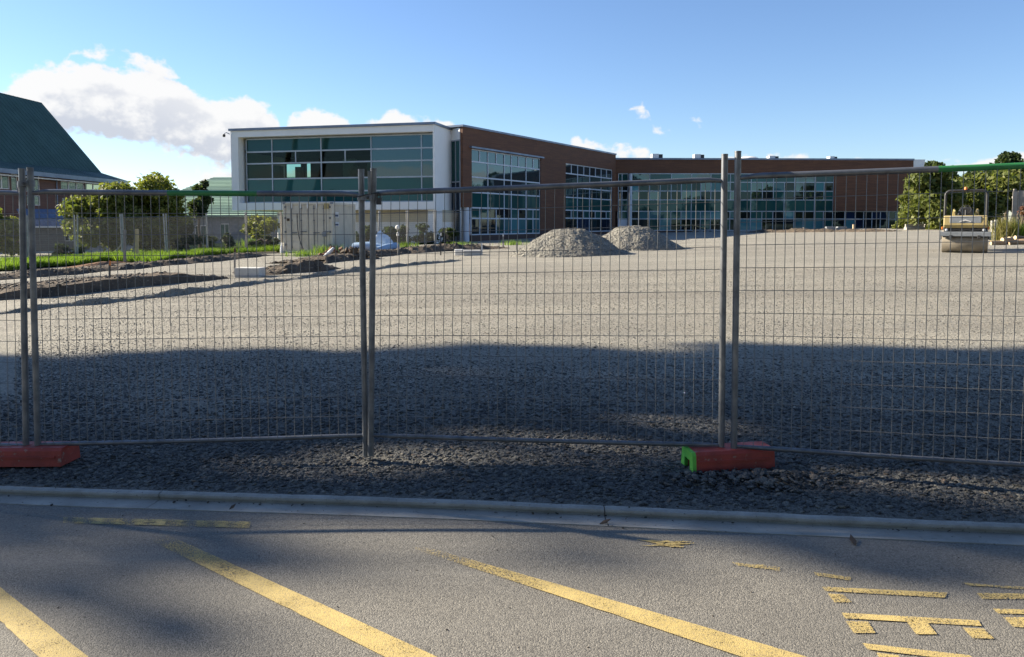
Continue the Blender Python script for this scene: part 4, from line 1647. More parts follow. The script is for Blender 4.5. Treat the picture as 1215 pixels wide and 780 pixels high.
def green_house():
    Y = 72
    a, b = at(150, 262, Y), at(300, 262, Y - 1)
    PQ = Plane(a, b)
    ez = PQ.z_of(240, 258)
    rz = at(240, 213, Y + 9).z
    gz_ = zg(a.x, Y)
    t = thing('green_roofed_house', 'pale green tiled roof house between the round bushes and the white block', 'building', PQ.p(PQ.L / 2, gz_))
    m = MB()
    e0, e1 = PQ.p(-.5, ez, .6), PQ.p(PQ.L + 6, ez, .6)
    r0, r1 = PQ.p(4.2, rz, -9), PQ.p(PQ.L + 6, rz, -9)
    up = Vector((0, 0, .2))
    m.hexa([e0, e1, r1, r0, e0 + up, e1 + up, r1 + up, r0 + up])
    o = m.build('roof', M['green_tiles'], t)
    uv = o.data.uv_layers.new(name='UVMap')
    sl = Vector((0, 0, 0))
    k = (r1 - e1).normalized()
    for p in o.data.polygons:
        for li in p.loop_indices:
            v = o.data.vertices[o.data.loops[li].vertex_index].co + parent_world(t) - e0
            uv.data[li].uv = (v.dot(PQ.t), v.dot(k))
    m = MB()                                      # tile courses
    for q in range(1, 26):
        f = q / 26
        m.bar(lerp(e0, r0, f) + up, lerp(e1, r1, f) + up, .10, .05, up=(0, .6, .8))
    m.build('tile_course', M['green_tiles'], t)
    b0, b1 = PQ.p(4.2, rz, -9), PQ.p(PQ.L + 6, rz, -9)
    m = MB().hexa([PQ.p(-.5, ez, -18.6), PQ.p(PQ.L + 6, ez, -18.6), b1, b0, PQ.p(-.5, ez, -18.6) + up, PQ.p(PQ.L + 6, ez, -18.6) + up, b1 + up, b0 + up])
    m.build('roof', M['green_tiles'], t)
    m = MB().poly([e0 + up, r0 + up, PQ.p(-.5, ez, -18.6) + up])
    m.build('hip', M['green_tiles'], t)
    m = MB()
    slab(m, PQ, 0, PQ.L + 5.5, gz_ - .4, ez + .1, -18, 0)
    m.build('wall', M['machine_grey'], t)
    for (x0, x1, y0, y1) in ((192, 205, 268, 282), (232, 245, 268, 284), (262, 272, 266, 292)):
        s0, s1 = PQ.s_of(x0), PQ.s_of(x1)
        glazing('window', PQ, s0, s1, [PQ.z_of(x0, y1), PQ.z_of(x0, y0)], [spread(s0, s1, 2)], t, lambda i, j: 'pane_teal', out=.04, fw=.08, frame='white_paint')
green_house()

# ------------------------------------------------------------------ foliage
def leaves(centers, radii, n, size, seed, aspect=.55, up=.25, hollow=.55):
    """leaf quads through ellipsoid clumps; returns verts, faces, tint"""
    g = np.random.default_rng(seed)
    centers = np.asarray(centers, float)
    radii = np.asarray(radii, float)
    vol = radii.prod(axis=1) ** .66
    idx = g.choice(len(centers), n, p=vol / vol.sum())
    d = g.normal(size=(n, 3))
    d /= np.linalg.norm(d, axis=1)[:, None]
    r = hollow + (1 - hollow) * g.random(n) ** .6
    r *= 1 + .16 * g.normal(size=n)
    p = centers[idx] + d * radii[idx] * r[:, None]
    nrm = d * .55 + g.normal(size=(n, 3)) * .75 + np.array([0, 0, up])
    nrm /= np.linalg.norm(nrm, axis=1)[:, None]
    a = np.cross(nrm, g.normal(size=(n, 3)))
    a /= np.linalg.norm(a, axis=1)[:, None] + 1e-9
    b = np.cross(nrm, a)
    s = size * (.6 + .8 * g.random(n))[:, None]
    w = s * aspect
    v = np.stack([p - a * s * .5, p + b * w * .5 + nrm * s * .06, p + a * s * .5, p - b * w * .5 + nrm * s * .06], axis=1).reshape(-1, 3)
    f = np.arange(4 * n).reshape(-1, 4)
    ct = g.random(len(centers))
    tint = np.clip(.28 * ct[idx] + .72 * g.random(n), 0, 1)
    return v, f, tint

def branchy(m, base, top, r, targets, seed):
    g = random.Random(seed)
    base, top = Vector(base), Vector(top)
    pts = []
    for k in range(6):
        f = k / 5
        pts.append(lerp(base, top, f) + Vector((g.uniform(-.06, .06), g.uniform(-.06, .06), 0)) * (top - base).length * .25 * (0 < k < 5))
    m.tube(pts, [r * (1.25 - .75 * k / 5) for k in range(6)], 8)
    for c in targets:
        c = Vector(c)
        f = g.uniform(.45, .95)
        s = lerp(base, top, f)
        mid = lerp(s, c, .5) + Vector((g.uniform(-.2, .2), g.uniform(-.2, .2), g.uniform(0, .3)))
        m.tube([s, mid, c], [r * .45, r * .28, r * .10], 6)

def clump_crown(c, R3, n, seed, cr=(.28, .5)):
    """clump centres spread through an ellipsoid crown"""
    g = np.random.default_rng(seed)
    out, rad = [], []
    for k in range(n):
        d = g.normal(size=3)
        d /= np.linalg.norm(d)
        f = g.uniform(.35, .9)
        q = np.array(c) + d * np.array(R3) * f
        r = g.uniform(*cr) * min(R3)
        out.append(q)
        rad.append((r * g.uniform(.9, 1.4), r * g.uniform(.9, 1.4), r * g.uniform(.7, 1.0)))
    return out, rad

def tree(name, label, cat, base, crown_c, crown_r, nl, lsize, mat, seed, group=None, nclump=14, tr=.14, cr=(.28, .5), hollow=.5, extra=None):
    t = thing(name, label, cat, base, group)
    cs, rs = clump_crown(crown_c, crown_r, nclump, seed, cr)
    if extra:
        for (c, r) in extra:
            cs.append(np.array(c))
            rs.append(r)
    v, f, ti = leaves(cs, rs, nl, lsize, seed + 100, hollow=hollow)
    np_mesh('crown', v, f, M[mat], t, ti)
    m = MB()
    top = Vector(crown_c) + Vector((0, 0, crown_r[2] * .2))
    branchy(m, base, top, tr, cs[:10], seed)
    m.build('trunk', M['bark'], t, True)
    return t

def tree_px(name, label, cat, box, Y, nl, ls, mat, seed, depth=None, trunk_px=None, **kw):
    """tree whose crown fills a box of the photograph (x0,y0,x1,y1) at distance Y"""
    x0, y0, x1, y1 = box
    c = at((x0 + x1) / 2, (y0 + y1) / 2, Y)
    rx = (x1 - x0) / 2 / F * Y
    rz = (y1 - y0) / 2 / F * Y
    base = Vector((c.x, Y, zg(c.x, Y)))
    return tree(name, label, cat, base, (c.x, Y, c.z), (rx * .92, (depth or rx) * .92, rz * .92), nl, ls, mat, seed, **kw)

# left: two round bushes, hedge, slim tree, others
tree_px('round_bush', 'big round bush left of its twin, sunlit on its left side, before the hall', 'bush', (84, 207, 178, 312), 42.5, 14000, .24, 'leaf_olive', 11, tr=.12, nclump=30, cr=(.3, .45))
tree_px('round_bush', 'big round bush right of its twin with a yellower top, beside the green roof', 'bush', (142, 200, 222, 310), 44, 13000, .24, 'leaf_yellow', 12, tr=.12, nclump=30, cr=(.3, .45))
tree_px('hedge_bush', 'yellow green bush behind the mesh fence at the left edge', 'bush', (-40, 232, 26, 318), 38.5, 8000, .22, 'leaf_yellow', 13, nclump=18, cr=(.3, .45))
tree_px('slim_tree', 'slim loose dark tree standing before the pale green roof', 'tree', (219, 207, 252, 262), 46, 1900, .24, 'leaf_dark', 14, nclump=13, cr=(.28, .5), tr=.09)
tree_px('round_tree', 'small dark tree top showing above the pale green roof ridge', 'tree', (259, 211, 276, 226), 96, 700, .42, 'leaf_dark', 15, nclump=8)
tree_px('shrub', 'yellow green shrub under the raised left end of the white block', 'shrub', (286, 250, 328, 296), 49, 3600, .2, 'leaf_yellow', 16, nclump=14)
tree_px('shrub', 'dark low shrub left of the shipping container, below the yellow one', 'shrub', (291, 276, 337, 300), 46, 2200, .18, 'leaf_dark', 17, nclump=10)
tree_px('shrub', 'dark narrow conifer shrub in front of the green roofed house', 'shrub', (208, 262, 234, 304), 44, 2400, .18, 'leaf_dark', 18, nclump=10)
tree_px('shrub', 'round olive shrub before the wall of the green roofed house', 'shrub', (236, 271, 256, 300), 45, 1500, .18, 'leaf_olive', 19, nclump=8)
tree_px('shrub', 'round dark shrub right of the olive one before the house wall', 'shrub', (260, 272, 280, 300), 46, 1500, .18, 'leaf_dark', 20, nclump=8)
tree_px('shrub', 'grey leaved bush on the grass before the blue grey shed', 'shrub', (60, 288, 96, 312), 36.2, 1600, .16, 'leaf_dark', 22, nclump=9)
for k, (x0, x1, y0, lb) in enumerate(((414, 452, 262, 'dark shrub just right of the container, under the white block'), (450, 492, 266, 'dark shrub behind the small lamp, under the white block'),
                                      (490, 520, 265, 'dark shrub left of the white corner wall'), (518, 544, 262, 'dark upright shrub against the white corner wall'))):
    tree_px('shrub', lb, 'shrub', (x0, y0, x1, 297), 49.3, 1900, .2, 'leaf_dark', 30 + k, depth=.8, nclump=10)
# right hand trees
RT = [((1072, 190, 1134, 275), 66, 'leaf_olive', 'nearest olive green tree beside the white end wall of the back wing'),
      ((1078, 196, 1138, 280), 60, 'leaf_olive', 'olive tree behind the left side of the roller'),
      ((1108, 187, 1206, 284), 62, 'leaf_olive', 'broad olive tree directly behind the roller seat'),
      ((1168, 188, 1240, 280), 64, 'leaf_olive', 'olive tree above the wooden fence at the right edge'),
      ((1178, 181, 1214, 214), 84, 'leaf_dark', 'tall dark round topped tree rising behind the others at the right'),
      ((1098, 186, 1126, 230), 84, 'leaf_dark', 'dark tree top just right of the white end wall'),
      ((1134, 192, 1200, 278), 78, 'leaf_dark', 'dark tree filling the background between the roller and the timber fence'),
      ((1196, 192, 1250, 270), 74, 'leaf_dark', 'dark tree in the background above the right end of the timber fence'),
      ((1230, 190, 1330, 285), 60, 'leaf_olive', 'olive tree just outside the right edge')]
for k, (bx, Y, mt, lb) in enumerate(RT):
    tree_px('broadleaf_tree', lb, 'tree', bx, Y, 13000 if Y < 70 else 4200, .40, mt, 50 + k, group='trees at the right end of the site', nclump=26, cr=(.26, .42), tr=.2)
tree_px('shrub', 'low olive bush at the foot of the white end wall', 'shrub', (1058, 250, 1092, 276), 68, 2200, .3, 'leaf_olive', 61, nclump=10)
tree_px('shrub', 'low dark bush behind the concrete barrier, left of the roller', 'shrub', (1088, 252, 1124, 276), 66, 2200, .3, 'leaf_dark', 62, nclump=10)
tree_px('shrub', 'low dark bush behind the pale posts, right of the roller', 'shrub', (1160, 250, 1204, 276), 58, 2400, .28, 'leaf_dark', 63, nclump=10)
tree_px('shrub', 'red leaved shrub on the weathered wooden fence', 'shrub', (1207, 241, 1221, 258), 33.2, 260, .11, 'leaf_red', 64, depth=.2, nclump=6)

# ---- large trees off to the left that shade the kerb and the near gravel
def shade_trees():
    """crowns stand where the sun's rays to the shaded ground pass; trunks beyond the left edge"""
    sh = SUN / math.hypot(SUN.x, SUN.y)
    def up(X, Y, h):
        k = h / sh.z
        return Vector((X + sh.x * k, Y + sh.y * k, h))
    g = random.Random(5)
    H0 = 20.5
    A_, B_, C_ = [], [], []
    edge = [(-260, 426), (0, 422), (60, 431), (150, 423), (230, 410), (300, 407), (380, 418), (430, 423), (500, 409), (600, 407), (700, 413), (760, 424), (870, 436), (930, 421), (985, 408), (1025, 412), (1062, 433), (1110, 416), (1160, 409), (1215, 414), (1480, 418)]
    def edge_y(x):
        for (xa, ya), (xb, yb) in zip(edge, edge[1:]):
            if x <= xb:
                return ya + (yb - ya) * (x - xa) / (xb - xa)
        return edge[-1][1]
    # sunlit gaps in the shade (photograph pixels): centre and half size
    gaps = [(492, 550, 66, 8), (600, 522, 110, 7), (715, 540, 90, 8), (565, 441, 45, 7), (740, 452, 50, 6), (900, 505, 60, 8), (1150, 572, 75, 10), (905, 576, 45, 6), (345, 543, 45, 4), (1010, 545, 50, 4), (220, 560, 35, 3), (1100, 520, 70, 7), (800, 495, 60, 6), (1300, 585, 185, 24), (430, 548, 110, 7), (1020, 574, 60, 7)]
    ys = [0, 17, 33, 49, 65, 82, 100, 119, 139, 158, 176]
    for r_i, dy in enumerate(ys[:-1]):
        x = -250
        while x < 1450:
            e = edge_y(x) + 11
            fr = dy / 158
            py = lerp(e + 6, 583 + x * .034, fr) + (g.uniform(-5, 3) if r_i == 0 else g.uniform(-2.5, 2.5))
            pn = lerp(e + 6, 583 + x * .034, ys[r_i + 1] / 158)
            if all(((x - a) / (b_ + 34)) ** 2 + ((py - b) / (c_ + 9)) ** 2 > 1 for a, b, b_, c_ in gaps):
                p, p2 = gpt(x, py), gpt(x, pn)
                rr = max(.16, (p - p2).length * .94 * .66)
                h = H0 + g.uniform(-1.6, 1.6)
                (A_ if x < 560 else B_).append((up(p.x, p.y, h), (rr * g.uniform(1, 1.5), rr, rr * g.uniform(.85, 1.1))))
            x += g.uniform(34, 52)
    # looser twigs over the road
    for (x, y, rx_, ry_) in ((-60, 606, 90, 10), (40, 612, 70, 8), (130, 618, 70, 8), (215, 630, 60, 7), (-60, 636, 60, 9), (60, 634, 60, 6), (160, 642, 70, 10), (70, 668, 80, 9), (170, 670, 70, 8), (-30, 664, 60, 7), (0, 690, 40, 5), (95, 712, 55, 7), (60, 704, 40, 5),
                             (170, 738, 50, 4), (220, 752, 60, 4), (150, 768, 60, 4), (300, 668, 40, 3), (280, 640, 50, 4),
                             (860, 640, 40, 5), (930, 650, 60, 7), (1000, 662, 60, 6), (1090, 650, 60, 6), (1170, 655, 60, 8), (1060, 684, 60, 4), (1140, 690, 60, 5), (1210, 690, 50, 5), (1260, 670, 60, 8), (660, 664, 50, 3), (720, 655, 40, 3)):
        p, p2 = rpt(x, y - ry_), rpt(x, y + ry_)
        c = rpt(x, y)
        rr = max(.10, (p - p2).length * .5 * .9)
        w_ = (rpt(x + rx_, y) - rpt(x - rx_, y)).length / 2
        for k in range(max(1, int(w_ / (rr * 2.0)))):
            u = g.uniform(-1, 1) * w_ * .8
            h = H0 + g.uniform(-2, 2)
            C_.append((up(c.x + u, c.y + g.uniform(-.3, .3) * rr, h), (rr, rr, rr * .8)))
    for (lst, tr_, seed, lb, dens) in ((A_, (-52, 18.5), 71, 'large spreading tree beyond the left edge, left one of the shading trees', 40000),
                                       (B_, (-49, 17.6), 72, 'large spreading tree beyond the left edge, taller one of the shading trees', 42000),
                                       (C_, (-50, 15.0), 73, 'loose limbed tree beyond the left edge, nearest to the road', 6500)):
        base = Vector((tr_[0], tr_[1], zg(*tr_)))
        t = thing('shade_tree', lb, 'tree', base, 'large trees outside the frame')
        v, f, ti = leaves([c for c, r in lst], [r for c, r in lst], dens, .22 if seed == 73 else .27, seed, hollow=.15)
        np_mesh('crown', v, f, M['leaf_dark'], t, ti)
        cen = sum((c for c, r in lst), Vector()) / len(lst)
        m = MB()
        m.tube([base, lerp(base, cen, .35) + Vector((0, 0, 1)), lerp(base, cen, .7) + Vector((0, 0, 1)), cen], [.4, .25, .10, .03] if seed == 73 else [.5, .4, .28, .15], 9)
        for c, r in lst[::7]:
            m.tube([lerp(base, cen, .72) + Vector((0, 0, 1)), lerp(cen, c, .5) + Vector((g.uniform(-.5, .5), g.uniform(-.5, .5), g.uniform(-.6, .6))), c], [.05, .035, .02] if seed == 73 else [.14, .08, .04], 5)
        m.build('trunk', M['bark'], t, True)
    # far trees the windows reflect; tall nearer ones added unseen to block skylight
    for k, (x, y, h, r, lb) in enumerate(((-72, -60, 9, 6, 'dark tree across the road, far off to the left'), (-58, -66, 7, 5, 'low dark tree across the road, left'), (-47, -58, 9, 5, 'round dark tree across the road, left of the car park'), (-34, -70, 7, 6, 'wide low tree far across the road'),
                                          (-15, -17, 19, 7, 'tall unseen tree added behind the viewer to block skylight, left one'), (-2, -19, 22, 8, 'tallest unseen tree, added right behind the viewer to block skylight'), (12, -17, 19, 7, 'tall unseen tree added behind the viewer to block skylight, right one'), (26, -15, 18, 7, 'tall unseen tree added behind the viewer to block skylight, far right one'),
                                          (-28, -15, 18, 7, 'tall unseen tree added behind the viewer to block skylight, far left one'), (18, .5, 16, 5.5, 'tall unseen tree added beyond the right edge to block skylight, nearest the road'), (22, 11, 15, 5.5, 'tall unseen tree added beyond the right edge to block skylight, on the gravel side'),
                                          (30, -62, 8, 6, 'round tree across the road, right of the viewer'), (47, -70, 7, 5, 'small tree across the road to the right'), (62, -66, 9, 6, 'dark tree across the road at the far right'), (80, -70, 8, 7, 'wide tree across the road beyond all others'))):
        b = Vector((x, y, .0))
        tree('road_tree', lb, 'tree', b, (x, y, h * .54), (r, r * .8, h * .48), 5200 if y > -30 else 2600, .7, 'leaf_dark', 80 + k, group='trees across the road', nclump=22, tr=.25, cr=(.3, .5))
shade_trees()

# ------------------------------------------------------------------ earthworks at the left
def ridge(name, path_px, width, height, mt, kind='structure', seed=1, front=.35, off=0.0, lump=.35, fine=2.2):
    """bank along a line on the ground: steep towards the viewer, gentle behind"""
    pts = [gpt(*p) for p in path_px]
    dens = []
    for a, b in zip(pts, pts[1:]):
        n = max(2, int((b - a).length / .16))
        dens += [lerp(a, b, k / n) for k in range(n)]
    dens.append(pts[-1])
    rows = []
    N = 26
    for i, p in enumerate(dens):
        t = (dens[min(i + 1, len(dens) - 1)] - dens[max(i - 1, 0)])
        t.z = 0
        t.normalize()
        nrm = Vector((-t.y, t.x, 0))
        if nrm.y < 0:
            nrm = -nrm
        e = min(1, min(i, len(dens) - 1 - i) / 10)
        row = []
        hh = height * (1 + lump * mnoise.noise((p.x * .9, p.y * .9, seed))) * e
        for j in range(N + 1):
            f = j / N
            s = f * width
            prof = (f / front) ** .8 if f < front else max(0, 1 - ((f - front) / (1 - front)) ** 1.4)
            q = p + nrm * (s - off) + nrm * (.10 * mnoise.noise((p.x * 1.8, p.y * 1.8, seed + 4)))
            z = zg(q.x, q.y) - .05 + (hh + .05) * min(1, prof) + hh * lump * .5 * (mnoise.noise((q.x * fine, q.y * fine, seed)) + .6 * mnoise.noise((q.x * fine * 2.5, q.y * fine * 2.5, seed + 9)) + .45 * mnoise.noise((q.x * fine * 6, q.y * fine * 6, seed + 9))) * (.15 + prof)
            if j in (0, N):
                z = zg(q.x, q.y) - .08
            row.append((q.x, q.y, z))
        rows.append(row)
    o = MB().grid(rows).build(name, mt, None, False)
    if name != 'clay_patch':
        soil = name == 'soil_bank'
        scatter('soil_clods' if soil else 'gravel', [r[1:-1] for r in rows], lambda x, y: (26 + 40 * mnoise.noise((x * .6, y * .6, seed))) if soil else 120, .03, .20 if soil else .07, seed + 30, None, 'clod' if soil else 'stone')
    return tag(o, kind=kind)
# windrow of gravel at the edge of the rolled surface
ridge('gravel_ridge', [(-60, 380), (20, 372), (60, 366.5), (120, 361), (200, 352), (290, 340), (360, 330.5), (430, 322.5), (500, 314.5), (560, 309)], .55, .10, M['gravel'], 'structure', 3, .3, lump=.9, fine=3)
ridge('soil_bank', [(-60, 362), (0, 358), (60, 353), (130, 345), (200, 338), (282, 330.5)], 5.5, .27, M['soil'], 'structure', 5, .04, lump=.25)
ridge('soil_bank', [(-60, 338), (0, 333), (90, 326), (180, 318), (240, 312), (300, 306), (335, 303)], 3.6, .17, M['soil'], 'structure', 6, .12, lump=.5)
ridge('soil_bank', [(304, 328), (340, 325.5), (385, 322), (412, 318)], 3.0, .36, M['soil'], 'structure', 7, .12, lump=.5)
ridge('soil_bank', [(355, 314), (390, 313), (430, 308), (470, 303), (505, 299)], 3.2, .24, M['soil'], 'structure', 8, .12, lump=.6)
ridge('clay_patch', [(425, 304), (455, 302), (482, 299.5)], 3.2, .16, M['clay'], 'structure', 9, .2)
ridge('clay_patch', [(92, 318), (125, 315), (165, 311)], 1.6, .14, M['clay'], 'structure', 10, .2)
ridge('soil_bank', [(480, 302), (530, 298.5), (570, 296.5), (612, 295)], 4.0, .26, M['soil'], 'structure', 12, .15, lump=.5)
ridge('soil_bank', [(880, 276.5), (940, 276), (1000, 275.5), (1062, 275)], 3.0, .22, M['soil'], 'structure', 14, .15, lump=.6)

# grass sheet and blades behind the earthworks
def grass():
    edge = [(-80, 322), (-20, 323), (20, 322), (45, 318.5), (90, 316), (130, 311), (185, 313), (215, 308), (262, 303), (336, 300)]
    pts = [gpt(*p) for p in edge]
    back = [Vector((p.x * 1.02 - 1.0, max(p.y + 4, 36 + (p.x + 22) * .75), 0)) for p in pts]
    rows = [[(p.x, p.y, zg(p.x, p.y) + .05) for p in pts], [(p.x, p.y, zg(p.x, p.y) + .14) for p in [lerp(a, b, .15) for a, b in zip(pts, back)]]]
    rows += [[(p.x, p.y, zg(p.x, p.y) + .14) for p in [lerp(a, b, f) for a, b in zip(pts, back)]] for f in (.5, 1.0)]
    far = [Vector((p.x - 3, p.y + 30, 0)) for p in back]
    rows += [[(p.x, p.y, zg(p.x, p.y) + .05) for p in far]]
    o = MB().grid(rows).build('grass_strip', M['verge'])
    tag(o, kind='structure')
    n = 26000
    g = np.random.default_rng(3)
    u = g.random(n) * (len(pts) - 1)
    i = u.astype(int)
    fr = (u - i)[:, None]
    pa = np.array([tuple(p) for p in pts])
    pb = np.array([tuple(p) for p in back])
    a = pa[i] * (1 - fr) + pa[np.minimum(i + 1, len(pts) - 1)] * fr
    b = pb[i] * (1 - fr) + pb[np.minimum(i + 1, len(pts) - 1)] * fr
    q = g.random(n)[:, None] ** 1.5
    p = a * (1 - q) + b * q
    z = np.array([zg(x, y) for x, y in p[:, :2]]) + .06
    p[:, 2] = z
    clump = np.array([mnoise.noise((x * .9, y * .9, 2)) for x, y in p[:, :2]])
    h = (.16 + .16 * g.random(n) + .14 * clump).clip(.06, .5)
    an = g.random(n) * 6.283
    w = .014 + .014 * g.random(n)
    dx = np.stack([np.cos(an) * w, np.sin(an) * w, np.zeros(n)], 1)
    lean = np.stack([g.normal(size=n) * .3 * h, g.normal(size=n) * .3 * h, h], 1)
    v = np.stack([p - dx, p + dx, p + lean], 1).reshape(-1, 3)
    o = np_mesh('grass', v, np.arange(3 * n).reshape(-1, 3), M['grass'], None, g.random(n) * .7 + .15 + .2 * clump)
    tag(o, kind='stuff')
grass()

def tuft(name, label, cat, base, n, h, w, spread_, mt, seed, group=None):
    g = np.random.default_rng(seed)
    p = np.array(base)[None, :] + np.stack([g.normal(size=n) * spread_, g.normal(size=n) * spread_, np.zeros(n)], 1)
    an = g.random(n) * 6.283
    hh = h * (.5 + .5 * g.random(n))
    dx = np.stack([np.cos(an) * w, np.sin(an) * w, np.zeros(n)], 1)
    l1 = np.stack([g.normal(size=n) * .10 * hh, g.normal(size=n) * .10 * hh, hh * .6], 1)
    l2 = np.stack([g.normal(size=n) * .3 * hh, g.normal(size=n) * .3 * hh, hh], 1) + l1 * [1, 1, 0]
    v = np.stack([p - dx, p + dx, p + l1 + dx * .7, p + l1 - dx * .7], 1)
    v2 = np.stack([p + l1 - dx * .7, p + l1 + dx * .7, p + l2 + dx * .1, p + l2 - dx * .1], 1)
    vv = np.concatenate([v, v2]).reshape(-1, 3)
    o = np_mesh(name, vv, np.arange(len(vv)).reshape(-1, 4), M[mt], None, np.tile(g.random(n), 2))
    return tag(o, label, cat, group)
for k, (x, y, n, h, lb) in enumerate(((362, 304, 260, .35, 'small green weed clump before the container doors'), (388, 300.5, 240, .5, 'taller green weed clump at the container corner'), (300, 294, 420, .7, 'leafy green weed clump under the white block'),
                                      (545, 294.5, 260, .4, 'yellowish weed clump by the white concrete slabs'), (480, 293.5, 220, .35, 'low weed clump under the small lamp'), (610, 291, 160, .35, 'weed clump at the foot of the left gravel heap'))):
    p = gpt(x, y)
    tuft('weed_clump', lb, 'weeds', (p.x, p.y, zg(p.x, p.y)), n, h, .012, .38, 'grass', 200 + k, 'weed clumps on the bare ground')

# ------------------------------------------------------------------ far site fence
def far_fence():
    a, b = at(-30, 305, 33.6), at(548, 293, 49.5)
    n = 13
    for k in range(n):
        p, q = lerp(a, b, k / n), lerp(a, b, (k + .965) / n)
        p = Vector((p.x, p.y, zg(p.x, p.y) + .05))
        q = Vector((q.x, q.y, zg(q.x, q.y) + .05))
        where = ['at the far left edge before the hedge', 'before the hedge bush', 'before the grey shed', 'before the shed window', 'before the left round bush', 'behind the two timber stakes', 'before the right round bush', 'before the narrow dark shrub',
                 'before the house wall', 'before the yellow green shrub', 'half hidden by the container', 'right of the container', 'before the white corner wall'][k]
        t = thing('site_fence', 'grey far mesh fence panel ' + where, 'fence panel', (p + q) / 2, 'mesh fence panels along the back of the grass')
        H = 2.0
        l1, l2 = random.uniform(-.07, .07), random.uniform(-.07, .07)
        up1, up2 = Vector((l1, 0, H)), Vector((l2, 0, H))
        for (b0, u0, wht) in ((p, up1, k % 3), (q, up2, 1)):
            MB().tube([b0, b0 + u0 * 1.04], .055 if wht == 0 else .038, 8).build('post', M['pale_post'], t, True)
        MB().tube([p + up1 * .96, q + up2 * .96], .02, 6).build('top_rail', M['galv'], t, True)
        MB().tube([p + up1 * .06, q + up2 * .06], .02, 6).build('bottom_rail', M['galv'], t, True)
        m = MB()
        for j in range(1, 58):
            f = j / 58
            m.tube([lerp(p + up1 * .06, q + up2 * .06, f), lerp(p + up1 * .96, q + up2 * .96, f)], .0032, 3, False)
        for j in range(1, 14):
            f = .06 + .9 * j / 14
            m.tube([p + up1 * f, q + up2 * f], .0032, 3, False)
        o = m.build('wire_mesh', M['wire'], t)
        o['kind'] = 'stuff'
far_fence()

